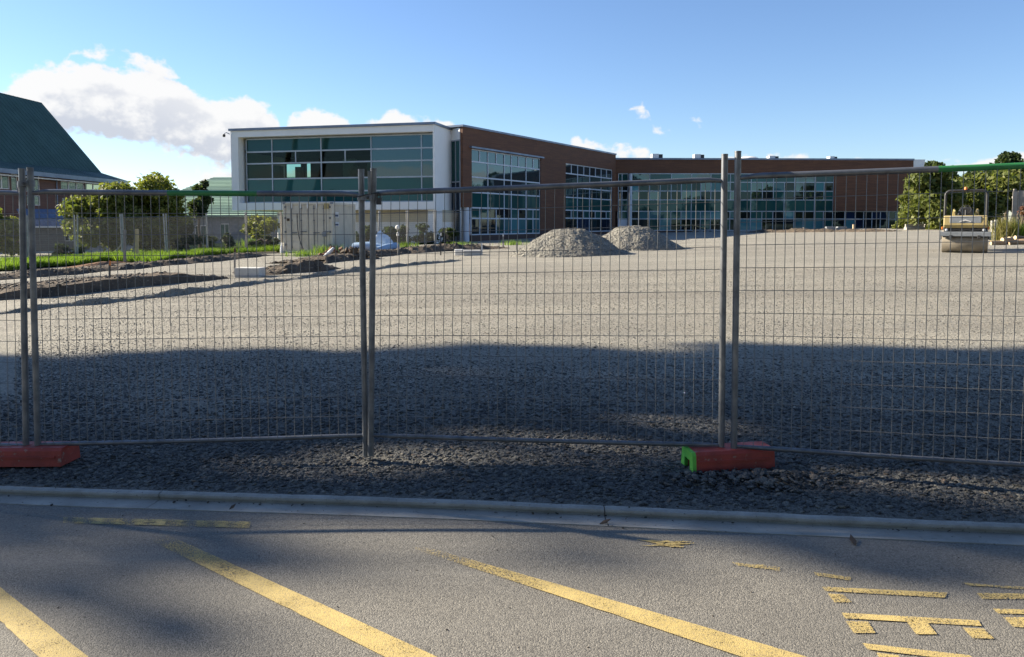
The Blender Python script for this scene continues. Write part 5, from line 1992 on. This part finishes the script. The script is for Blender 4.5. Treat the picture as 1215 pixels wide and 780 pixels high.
# ------------------------------------------------------------------ shipping container
def container():
    Y = 39.0
    c0, c1 = at(336.5, 299.5, Y), at(395, 299.5, Y - .4)
    c2 = at(417, 298, Y + 3.2)
    zb = zg(c0.x, c0.y) + .02
    ux = Vector((c1.x - c0.x, c1.y - c0.y, 0))
    W = ux.length
    ux.normalize()
    uy = Vector((-ux.y, ux.x, 0))
    H = (at(337, 240.5, Y).z - at(337, 300, Y).z)
    zb = at(337, 300, Y).z
    D = 3.3
    t = thing('shipping_container', 'rusty pale grey shipping container with closed doors before the white block', 'container', Vector((c0.x, c0.y, zb)) + ux * W / 2)
    mat = worn('container_paint', (.64, .58, .46), (.52, .47, .38), 1.6, (.5, .75), bmp=.15, speck=(5, (.22, .12, .07), .68))
    p = lambda x, y, z: Vector((c0.x, c0.y, zb)) + ux * x + uy * y + Vector((0, 0, z))
    fr = .12
    def bx(m, x0, x1, y0, y1, z0, z1):
        m.hexa([p(x0, y0, z0), p(x1, y0, z0), p(x1, y1, z0), p(x0, y1, z0), p(x0, y0, z1), p(x1, y0, z1), p(x1, y1, z1), p(x0, y1, z1)])
    m = MB()
    for x in (0, W - fr):
        for y in (0, D - fr):
            bx(m, x, x + fr, y, y + fr, 0, H)
    for z in (0, H - fr):
        for y in (0, D - fr):
            bx(m, fr, W - fr, y + .002, y + fr - .002, z + .002, z + fr - .002)
        for x in (0, W - fr):
            bx(m, x + .002, x + fr - .002, fr, D - fr, z + .002, z + fr - .002)
    m.build('frame', mat, t, bevel=.008)
    m = MB()
    for x in (0, W - fr):
        for z in (-.02, H - .09):
            bx(m, x - .012, x + fr + .012, -.012, fr, z, z + .12)
    m.build('corner_casting', M['machine_grey'], t, bevel=.01)
    # corrugated sides and rear
    def corr(x, sgn):
        n = 26
        pts = []
        for k in range(n * 4 + 1):
            y = fr + (D - 2 * fr) * k / (n * 4)
            o = (.0, .0, .035, .035)[k % 4]
            pts.append((y, o))
        rows = [[p(x + sgn * (-o), y, z) for (y, o) in pts] for z in (fr, H - fr)]
        return MB().grid(rows)
    corr(W - .03, 1).build('side_panel', mat, t)
    corr(.03, -1).build('side_panel', mat, t)
    m = MB()
    bx(m, fr, W - fr, fr, D - fr, H - .06, H - .02)
    m.build('roof', mat, t)
    m = MB()
    bx(m, .1, W - .1, .2, D - .15, .1, H - .15)
    m.build('lining', M['dark_room'], t)
    # two door leaves with raised panels
    for k in range(2):
        x0 = fr + .01 + k * (W - 2 * fr) / 2
        x1 = x0 + (W - 2 * fr) / 2 - .02
        m = MB()
        bx(m, x0, x1, .04, .09, fr + .01, H - fr - .01)
        d = m.build('door', mat, t)
        m = MB()
        for q in range(5):
            z0 = fr + .12 + q * (H - 2 * fr - .2) / 5
            bx(m, x0 + .06, x1 - .06, .022, .041, z0, z0 + (H - 2 * fr - .2) / 5 - .12)
        m.build('door_panel', mat, d, bevel=.006)
        m = MB()
        for q in (.28, .72):
            x = lerp(x0, x1, q)
            m.tube([p(x, -.005, fr + .03), p(x, -.005, H - fr - .03)], .017, 8)
            for z in (.25, .9, 1.6, 2.2):
                bx(m, x - .035, x + .035, -.02, .022, z, z + .06)
        m.build('lock_bar', M['galv'], d)
        m = MB()
        for q in (.28, .72):
            x = lerp(x0, x1, q)
            bx(m, x - .03, x + .30, -.04, -.022, .95 + .12 * q, 1.0 + .12 * q)
        m.build('handle', M['galv'], d)
        m = MB()
        for z in (.35, 1.0, 1.7, 2.25):
            xx = x0 - .01 if k == 0 else x1 + .01
            bx(m, xx - .04, xx + .04, -.01, .02, z, z + .1)
        m.build('hinge', M['galv'], d)
    m = MB()
    for x in (.48, .95, 1.32, 1.82):
        bx(m, x - .035, x + .035, -.03, -.003, H - .30, H - .06)
    m.build('vent_cover', M['white_paint'], t, bevel=.005)
    m = MB()
    bx(m, W * .84, W * .93, -.035, -.003, H - .32, H - .05)
    m.build('lock_box', M['machine_yellow'], t)
    m = MB()
    bx(m, W * .80, W * .88, -.05, .015, .82, 1.05)
    m.build('lock_plate', M['machine_grey'], t, bevel=.006)
    m = MB()
    bx(m, .21, .34, -.006, .021, H - .93, H - .80)
    m.build('warning_label', M['leaf_litter'], t)
    # printed notices on the side
    for (z, h) in ((H - .75, .26), (H - 1.2, .2)):
        m = MB()
        m.hexa([p(W + .004, .32, z), p(W + .004, .85, z), p(W + .0, .85, z), p(W + .0, .32, z), p(W + .004, .32, z + h), p(W + .004, .85, z + h), p(W, .85, z + h), p(W, .32, z + h)])
        m.build('notice', M['white_paint'], t)
        m = MB()
        m.hexa([p(W + .008, .38, z + .04), p(W + .008, .78, z + .04), p(W + .0045, .78, z + .04), p(W + .0045, .38, z + .04), p(W + .008, .38, z + .13), p(W + .008, .78, z + .13), p(W + .0045, .78, z + .13), p(W + .0045, .38, z + .13)])
        m.build('notice_print', M['dark_blue'], t)
    m = MB()
    cur = [p(.78, -.05, H - .55)]
    for f in range(1, 9):
        cur.append(p(.78 + .02 * f + .065 * (f / 8) ** 2 * f, -.05 - .05 * f, H - .55 - (H - .4) * f / 8))
    m.tube(cur, .022, 6)
    o = m.build('cable', M['black'], None, True)
    tag(o, 'black cable hanging down the container doors to the ground', 'cable')
container()

# ------------------------------------------------------------------ gravel heaps
def heap(label, xl, xr, yb, ytop, flat, Yoff, seed):
    q = gpt((xl + xr) / 2, yb)
    cy_ = q.y + Yoff
    c = at((xl + xr) / 2, 265, cy_)
    rx = (xr - xl) / 2 / F * cy_ * 1.13
    ry = rx * .8
    H = at(xl, ytop, cy_).z - zg(c.x, c.y)
    t = thing('gravel_heap', label, 'gravel heap', (c.x, c.y, zg(c.x, c.y)), 'heaps of crushed rock')
    rows = []
    N = 72
    for i in range(N + 1):
        v = -1.08 + 2.16 * i / N
        row = []
        for j in range(N + 1):
            u = -1.08 + 2.16 * j / N
            r = math.sqrt(u * u + v * v) * (1 + .06 * mnoise.noise((u * 2, v * 2, seed)))
            cone = max(0, min(1, (1 - r) / (1 - flat)))
            h = H * (cone - .12 * max(0, cone - .8) / .2)
            x, y = c.x + u * rx, c.y + v * ry
            z = zg(x, y) - .04 + h
            if cone > .02:
                z += .08 * mnoise.noise((x * 1.7, y * 1.7, seed)) + .03 * mnoise.noise((x * 5, y * 5, seed)) + .02 * mnoise.noise((x * 15, y * 15, seed))
            row.append((x, y, z))
        rows.append(row)
    b = MB().grid(rows)
    b.build('mound', M['pile'], t)
    def dn(x, y):
        u, v = (x - c.x) / rx, (y - c.y) / ry
        return 260 if u * u + v * v < 1.05 and v < .35 else 0
    scatter('stones', rows, dn, .025, .085, seed, t)
heap('left gravel heap, the nearer and taller one before the terracotta wing', 611, 741, 304, 265.5, .13, 1.2, 4)
heap('right gravel heap, partly hidden by its neighbour', 694, 806, 301.5, 264, .16, 4.2, 5)

# ------------------------------------------------------------------ roller
def roller():
    Y = 26.6
    c = at(1144, 300.5, Y)
    zb = zg(c.x, c.y)
    k = Y / F
    t = thing('road_roller', 'small yellow tandem road roller with a black roll bar parked on the gravel', 'roller', (c.x, c.y, zb))
    p = lambda x, y, z: Vector((c.x + x, c.y + y, zb + z))
    Wd = 1.38
    for y, nm in ((.40, 'front_drum'), (2.05, 'rear_drum')):
        r = .40
        prof = [(0, -Wd / 2 + .05), (r - .06, -Wd / 2 + .05), (r - .06, -Wd / 2), (r - .01, -Wd / 2), (r, -Wd / 2 + .012), (r, Wd / 2 - .012), (r - .01, Wd / 2), (r - .06, Wd / 2), (r - .06, Wd / 2 - .05), (0, Wd / 2 - .05)]
        MB().lathe(tuple(p(0, y, .40)), prof, 40, 'X').build('drum', M['drum'], t, True)
    # yoke frame round the front drum
    m = MB()
    for s in (-1, 1):
        m.box(p(s * (Wd / 2 + .05), .42, .56), (.07, .62, .20))
    m.box(p(0, -.06, .66), (Wd + .16, .10, .16))
    m.box(p(0, .92, .66), (Wd + .16, .10, .16))
    m.build('yoke', M['machine_grey'], t, bevel=.015)
    MB().box(p(0, -.02, .565), (Wd - .04, .03, .05)).build('scraper', M['black'], t)
    m = MB()
    for s in (-.42, .42):
        m.box(p(s, -.10, .56), (.10, .06, .12))
    m.build('scraper_bracket', M['black'], t, bevel=.01)
    # engine housing: chamfered hood over a dark chassis
    m = MB().box(p(0, .50, .79), (Wd * .93, .95, .15))
    m.build('chassis', M['black'], t, bevel=.015)
    m = MB()
    for x in (-.3, 0, .3):
        m.bar(p(x - .18, -.03, .78), p(x + .16, -.03, .83), .03, .03)
    m.build('hose', M['black'], t)
    hw, hz0, hz1 = .655, .875, 1.29
    sec = [(-.02, hz0), (-.06, hz0 + .10), (-.02, hz1 - .06), (.10, hz1), (1.05, hz1 + .02), (1.12, hz0)]
    m = MB().prism([p(-hw, y, z) for y, z in sec], (2 * hw, 0, 0))
    m.build('hood', M['machine_yellow'], t, bevel=.03, seg=3)
    m = MB()
    m.hexa([p(-.47, -.055, hz0 + .16), p(.47, -.055, hz0 + .16), p(.47, -.02, hz0 + .16), p(-.47, -.02, hz0 + .16),
            p(-.47, -.045, hz1 - .05), p(.47, -.045, hz1 - .05), p(.47, .06, hz1 - .01), p(-.47, .06, hz1 - .01)])
    m.build('hood_panel', M['machine_grey'], t, bevel=.012)
    m = MB()
    for s in (-1, 1):
        m.hexa([p(s * .17, -.072, hz0 + .20), p(s * .17, -.072, hz0 + .225), p(s * .17, -.05, hz0 + .225), p(s * .17, -.05, hz0 + .20),
                p(0, -.072, hz0 + .245), p(0, -.072, hz0 + .29), p(0, -.05, hz0 + .29), p(0, -.05, hz0 + .245)])
    m.build('badge', M['white_paint'], t)
    for s in (-1, 1):
        MB().box(p(s * .56, -.03, .80), (.13, .06, .11)).build('headlight', M['black'], t, bevel=.012)
        o = MB().lathe(tuple(p(s * .56, -.062, .80)), [(.045, 0), (.03, .008), (0, .01)], 12, 'Z').build('lens', M['alu_white'], t, True)
        cc = p(s * .56, -.062, .80) - Vector(t.location)
        for v in o.data.vertices:
            q = v.co - cc
            v.co = cc + Vector((q.x, -q.z, q.y))
    for s in (-1, 1):
        MB().box(p(s * .69, .10, .86), (.05, .16, .10)).build('indicator', M['orange'], t, bevel=.01)
    # roll bar
    z1 = 2.20
    pts = [p(-.645, 1.25, .75), p(-.645, 1.25, z1 - .17)]
    for a in range(1, 6):
        an = a / 5 * math.pi / 2
        pts.append(p(-.645 + .16 * (1 - math.cos(an)), 1.25, z1 - .17 + .17 * math.sin(an)))
    pts += [Vector((2 * c.x - q.x, q.y, q.z)) for q in pts[::-1]]
    MB().tube(pts, .043, 10).build('roll_bar', M['black'], t, True)
    MB().lathe(tuple(p(-.02, 1.25, z1 + .03)), [(.055, 0), (.055, .05), (.04, .09), (0, .10)], 12).build('beacon', M['orange'], t, True)
    # operator's place
    m = MB().box(p(0, 1.35, 1.10), (.46, .46, .12))
    m.build('seat', M['seat_vinyl'], t, bevel=.03)
    sec = [(-.25, 1.15), (-.25, 1.42), (-.17, 1.58), (0, 1.64), (.17, 1.58), (.25, 1.42), (.25, 1.15)]
    m = MB().prism([p(x, 1.53, z) for x, z in sec], (0, .10, .0))
    m.build('seat_back', M['seat_vinyl'], t, bevel=.03)
    m = MB().prism([p(x * .82, 1.30, 1.29 + (z - 1.15) * .62) for x, z in sec], (0, .06, .0))
    m.build('console', M['black'], t, bevel=.02)
    for s in (-1, 1):
        MB().tube([p(s * .30, 1.40, 1.20), p(s * .33, 1.36, 1.45), p(s * .36, 1.50, 1.52), p(s * .38, 1.62, 1.38), p(s * .38, 1.64, 1.2)], .035, 8).build('arm_rest', M['machine_yellow'], t, True)
    m = MB().box(p(0, 2.0, .98), (1.2, 1.0, .42))
    m.build('rear_body', M['machine_yellow'], t, bevel=.04)
    m = MB()
    m.tube([p(0, 1.10, 1.28), p(0, 1.18, 1.50)], .03, 8)
    cen = p(0, 1.19, 1.52)
    ring = [cen + Vector((math.cos(a) * .17, math.sin(a) * .06, math.sin(a) * .15)) for a in [2 * math.pi * q / 16 for q in range(17)]]
    m.tube(ring, .014, 6, False)
    m.build('steering_wheel', M['black'], t, True)
    t.rotation_euler.z = -math.atan2(c.x, c.y)
roller()

# ------------------------------------------------------------------ wooden fence, logs, plants at the right
def wood_fence():
    a = at(1199.5, 283, 34.2)
    b = a + Vector((4.5, -.9, 0))
    P_ = Plane(a, b)
    z0 = zg(a.x, a.y) - .05
    z1 = P_.z_of(1200, 227.5)
    t = thing('timber_fence', 'weathered grey board fence at the right edge above the firewood', 'fence', (a.x, a.y, z0))
    n = 22
    for k in range(n):
        s0 = P_.L * k / n
        m = MB()
        slab(m, P_, s0 + .006, s0 + P_.L / n - .006, z0, z1 + random.uniform(-.05, .05), -.02 + .012 * (k % 2), .002 + .012 * (k % 2))
        m.build('board', M['timber_grey'], t)
    m = MB()
    for z in (z0 + .35, z1 - .3):
        slab(m, P_, 0, P_.L, z, z + .09, -.075, -.022)
    m.build('rail', M['timber_grey'], t)
    for s in (.08, 2.4):
        m = MB()
        slab(m, P_, s, s + .1, z0 - .2, z1 + .12, -.18, -.078)
        m.build('post', M['timber_grey'], t)
wood_fence()
lg = random.Random(3)
spots = [(1184, 291.5, .55, .10), (1192, 289.5, .5, .09), (1199, 288, .6, .11), (1206, 290.5, .55, .12), (1213, 287.5, .5, .1), (1203, 284, .6, .11), (1195, 285, .5, .10), (1211, 283, .5, .1)]
desc = ['leftmost thin sawn log of the firewood scatter', 'thin sawn log second from the left of the firewood', 'pale thick sawn log in the middle of the firewood', 'thick sawn log at the front right of the firewood', 'sawn log at the far right of the firewood', 'pale sawn log lying on top in the middle of the firewood', 'sawn log behind the thin ones at the left of the firewood', 'sawn log at the back right of the firewood against the fence']
for k, ((x, y, L, r), d_) in enumerate(zip(spots, desc)):
    p = at(x, y, 31.5 + .4 * (k % 3))
    p.z = max(p.z, zg(p.x, p.y) + r * .8)
    an = lg.uniform(-.5, .5)
    v = Vector((math.cos(an), math.sin(an) * .6, lg.uniform(-.12, .12))) * L / 2
    t = thing('firewood_log', d_, 'log', p, 'sawn logs beside the timber fence')
    MB().tube([p - v, lerp(p - v, p + v, .5) + Vector((0, 0, .01)), p + v], [r, r * .94, r * 1.03], 10, False).build('bark', M['bark'] if k % 3 == 1 else M['log'], t, True)
    m = MB()
    for s in (-1, 1):
        q = p + v * s
        m.tube([q - v * (.02 * s), q + v * (.01 * s)], r * .97, 10)
    m.build('cut_end', M['timber_new'], t)
for k, (x, y, h, mt, lb) in enumerate(((1188, 284, 1.1, 'reed', 'straw yellow tall grass tuft left of the timber fence'), (1196, 283, 1.3, 'reed', 'yellow tall grass tuft at the fence end'), (1205, 283, 1.0, 'grass', 'green tall grass tuft before the fence boards'), (1213, 283, .9, 'grass', 'green tall grass tuft at the right edge before the fence'))):
    p = at(x, y, 33.0)
    tuft('grass_tuft', lb, 'plant', (p.x, p.y, zg(p.x, p.y)), 240, h, .014, .16, mt, 300 + k, 'tall grasses by the timber fence')
# distant barrier and posts
def barriers():
    for k, (x0, x1, lb) in enumerate(((1074, 1096, 'low pale concrete barrier leftmost, under the bush'), (1097, 1113, 'low pale concrete barrier in the middle of the row'), (1114, 1124, 'low pale concrete barrier rightmost, by the roller'))):
        a, b = at(x0, 272.8, 62), at(x1, 272.8, 62)
        z0 = zg(a.x, 62)
        zt_ = at(x0, 266.2, 62).z
        m = MB()
        sec = [(-.25, z0 - .1), (-.22, z0 + .15), (-.08, z0 + .3), (-.07, zt_), (.07, zt_), (.08, z0 + .3), (.22, z0 + .15), (.25, z0 - .1)]
        m.prism([Vector((a.x, 62 + y, z)) for y, z in sec], (b.x - a.x - .05, 0, 0))
        tag(m.build('concrete_barrier', M['concrete'], None), lb, 'barrier', 'low concrete barriers')
    for k, (x, y0, y1, w, lb) in enumerate(((1177, 262, 273, .16, 'pale stubby post left of its pair, right of the roller'), (1182, 261, 273, .22, 'pale stubby post between its neighbours, right of the roller'), (1189.5, 259, 273, .14, 'dark topped thin post rightmost, right of the roller'))):
        a, b = at(x, y1, 48), at(x, y0, 48)
        m = MB().tube([a - Vector((0, 0, .2)), b], [w / 2, w / 2 * .9], 8)
        tag(m.build('stub_post', M['block'] if k < 2 else M['timber_grey'], None, True), lb, 'post', 'stubby posts right of the roller')
barriers()
# litter bin in front of the end wall
c = at(1068, 273.5, 69)
t = thing('litter_bin', 'dark blue litter bin at the corner of the back wing', 'bin', c)
MB().box(c + Vector((0, 0, .36)), (.5, .5, .72), taper=1.12).build('bin_body', M['dark_blue'], t, bevel=.03)
MB().lathe((c.x, c.y, c.z + .73), [(.30, 0), (.30, .05), (.22, .12), (0, .15)], 14).build('lid', M['black'], t, True)

# ------------------------------------------------------------------ small things on the site
def stake(px, y0, y1, w, label, mt, tip=None, grp='survey stakes and posts', lean=0.0):
    a = gpt(px, y1)
    b = at(px, y0, a.y)
    t = thing('stake', label, 'stake', a, grp)
    MB().bar(a - Vector((0, 0, .1)), b + Vector((lean, 0, 0)), w, w).build('shaft', M[mt], t)
    if tip:
        MB().bar(b + Vector((lean, 0, -.12)), b + Vector((lean, 0, .004)), w * 1.15, w * 1.15).build('tip', M[tip], t)
stake(130, 310, 339, .04, 'dark survey stake with an orange tip on the soil bank', 'black', 'orange')
stake(278.5, 295, 325, .045, 'dark survey stake left of the pale concrete block', 'timber_grey', 'leaf_litter')
stake(148, 273, 312, .09, 'weathered timber stake leftmost of two, braced, before the round bushes', 'timber_grey')
stake(162.5, 272, 309, .11, 'pale timber stake rightmost of two, before the round bushes', 'timber_new')
stake(571.5, 288.5, 303, .07, 'white stake right of the white slabs', 'white_paint')
stake(597, 278, 294, .06, 'white topped peg under the nearer tall window', 'timber_grey', 'white_paint')
stake(613, 287, 303.5, .035, 'thin pale peg at the left foot of the left gravel heap', 'timber_grey')
stake(395.5, 296, 305, .05, 'black stake with a white top at the container corner', 'black', 'white_paint')
stake(504, 276, 297, .05, 'thin stake with a pale top between the small lamp and the white slabs', 'timber_grey', 'white_paint')
stake(523, 276.5, 303, .05, 'dark thin stake with a pale top left of the white slabs', 'black', 'white_paint')
stake(1013, 266.5, 274.8, .14, 'pale timber post standing before the brown end wall', 'timber_new')
stake(954, 270, 275.2, .14, 'short timber post left of the low concrete seats', 'timber_grey')
stake(940, 271, 275.2, .11, 'thin short timber post before the teal windows', 'timber_grey')
for (a, b, lb) in (((150, 281), (133, 306), 'diagonal brace leaning on the left timber stake'), ((161, 288), (155, 307), 'short diagonal brace leaning on the right timber stake')):
    q = gpt(b[0], b[1])
    p = at(a[0], a[1], q.y + .1)
    tag(MB().bar(p, q, .06, .06).build('timber_brace', M['timber_grey']), lb, 'brace')
q0, q1 = gpt(147, 305), gpt(166, 305)
tag(MB().bar(q0 + Vector((0, 0, .1)), q1 + Vector((0, 0, .1)), .1, .1).build('timber_rail', M['timber_grey']), 'low timber rail joining the two braced stakes', 'rail')
# small white lamp on a pole
a = gpt(472, 303)
b = at(472, 272, a.y)
t = thing('site_lamp', 'small white globe lamp on a thin pole right of the white sheeting', 'lamp', a)
MB().tube([a, b], .022, 8).build('pole', M['timber_grey'], t, True)
MB().lathe((b.x, b.y, b.z - .02), [(.03, 0), (.09, .03), (.11, .09), (.09, .16), (.04, .19), (0, .20)], 14).build('lamp_shade', M['white_paint'], t, True)
MB().lathe((b.x, b.y, b.z - .3), [(.05, 0), (.06, .03), (.06, .12), (.03, .15)], 10).build('collar', M['white_paint'], t, True)
# concrete block and slabs
a, b = gpt(280.5, 329.5), gpt(307, 329.5)
m = MB().box((a + b) / 2 + Vector((0, .25, .13)), ((b - a).length, .5, .30), Matrix.Rotation(R(-6), 3, 'Z'))
tag(m.build('concrete_block', M['block'], None, bevel=.015), 'pale concrete block on the gravel beside the soil bank', 'block')
a, b = gpt(539.5, 303), gpt(549, 303)
m = MB().box((a + b) / 2 + Vector((0, .3, .11)), ((b - a).length, .5, .26), Matrix.Rotation(R(5), 3, 'Z'))
tag(m.build('concrete_block', M['white_paint'], None, bevel=.02), 'small bright white block left of the white slab', 'block')
a, b = gpt(550.5, 303.5), gpt(569, 303.5)
m = MB().box((a + b) / 2 + Vector((0, .4, .10)), ((b - a).length, .7, .24), Matrix.Rotation(R(3), 3, 'Z'))
tag(m.build('concrete_slab', M['block'], None, bevel=.02), 'pale concrete slab between the white block and the white stake', 'slab')
# white sheeting heap on blue wrapped pipes
def sheeting():
    c = gpt(450, 300)
    k = c.y / F
    rows = []
    for i in range(15):
        v = -1 + 2 * i / 14
        row = []
        for j in range(29):
            u = -1 + 2 * j / 28
            r = min(1, math.sqrt(u * u + v * v))
            h = .72 * max(0, 1 - abs(u + .12) ** 1.3) * (1 - v * v) ** .6 + .16 * mnoise.noise((u * 3.5, v * 2.5, 2)) + .1 * abs(mnoise.noise((u * 7, v * 6, 5)))
            row.append((c.x + u * 17 * k, c.y + .9 + v * .8, zg(c.x, c.y) + .28 + max(-.1, h) * (1 if r < 1 else .2)))
        rows.append(row)
    o = MB().grid(rows).build('sheeting', M['tarp'])
    tag(o, 'crumpled white plastic sheeting heaped beside the container', 'sheeting')
    a, b = gpt(418, 301.5), gpt(452, 301)
    tag(MB().tube([a + Vector((0, .4, .30)), lerp(a, b, .5) + Vector((0, .3, .34)), b + Vector((0, .4, .2))], .22, 12).build('wrapped_roll', M['blue_tarp'], None, True), 'pale blue wrapped roll left of the white sheeting', 'roll', 'blue wrapped rolls')
    a, b = gpt(446, 303), gpt(469, 299)
    tag(MB().tube([a + Vector((0, .2, .16)), lerp(a, b, .5) + Vector((0, .2, .24)), b + Vector((0, .2, .26))], .20, 12).build('wrapped_roll', M['blue_tarp'], None, True), 'pale blue wrapped roll right of the white sheeting', 'roll', 'blue wrapped rolls')
sheeting()
# rubble heap before the container
for k, (x, y, w, lb) in enumerate(((404, 307, 1.2, 'rubble heap of broken clods at the container corner'), (418, 309, .9, 'smaller rubble heap right of the container corner'))):
    p = gpt(x, y)
    t = thing('rubble_heap', lb, 'rubble', (p.x, p.y, zg(p.x, p.y)), 'rubble heaps by the container')
    g = random.Random(40 + k)
    m = MB()
    import bmesh
    for q in range(70):
        u, v = g.gauss(0, .45), g.gauss(0, .4)
        h = .45 * max(0, 1 - (u * u + v * v))
        s = g.uniform(.06, .2)
        Mx = Matrix.Rotation(g.uniform(0, 6), 3, (g.random(), g.random(), g.random() + .1))
        m.box((p.x + u * w, p.y + .8 + v * .8, zg(p.x, p.y) + g.uniform(0, 1) * h + s * .2), (s * g.uniform(.8, 1.5), s, s * g.uniform(.5, 1)), Mx, g.uniform(.6, .9))
    o = m.build('clods', M['soil'] if k else M['clay'], t)
    o['kind'] = 'stuff'
p = gpt(391, 307)
tag(MB().tube([p + Vector((-.25, 0, .05)), p + Vector((.0, 0, .25)), p + Vector((.18, 0, .45))], [.06, .09, .05], 8).build('sandbag', M['tarp'], None, True), 'small white bag propped on the rubble heap', 'bag')
p = gpt(335, 300.5)
tag(MB().lathe((p.x, p.y, p.z), [(.11, 0), (.12, .1), (.10, .35), (.06, .45), (.07, .52), (0, .54)], 12).build('white_drum', M['tarp'], None, True), 'white plastic drum at the left foot of the container', 'drum')
a, b = gpt(292, 302), gpt(328, 301)
tag(MB().bar(a + Vector((0, 0, .06)), b + Vector((0, 0, .06)), .12, .08).build('timber_plank', M['timber_new']), 'long pale plank lying left of the container', 'plank')
# leaves and scraps in the gutter
g = random.Random(9)
for k, (x, y, s, lb) in enumerate(((1012, 644, .055, 'brown dead leaf lying below the gutter at the right'), (276, 604, .03, 'dark leaf scrap in the gutter at the left'), (718, 622, .04, 'dark scrap at the gutter joint in the middle'), (585, 640, .018, 'tiny dark scrap on the asphalt at the centre'))):
    p = rpt(x, y)
    m = MB()
    an = g.uniform(0, 3)
    d1 = Vector((math.cos(an), math.sin(an), 0)) * s
    d2 = Vector((-math.sin(an), math.cos(an), 0)) * s * .35
    z = Vector((0, 0, .012))
    m.quad(p - d1 + z * .6, p - d2 + z, p + d1 + z * 2.2, p + d2 + z * 1.6)
    m.quad(p + d2 + z * 1.4, p + d1 + z * 2.0, p - d2 + z * .8, p - d1 + z * .4)
    tag(m.build('dead_leaf', M['leaf_litter']), lb, 'dead leaf', 'scraps by the gutter')
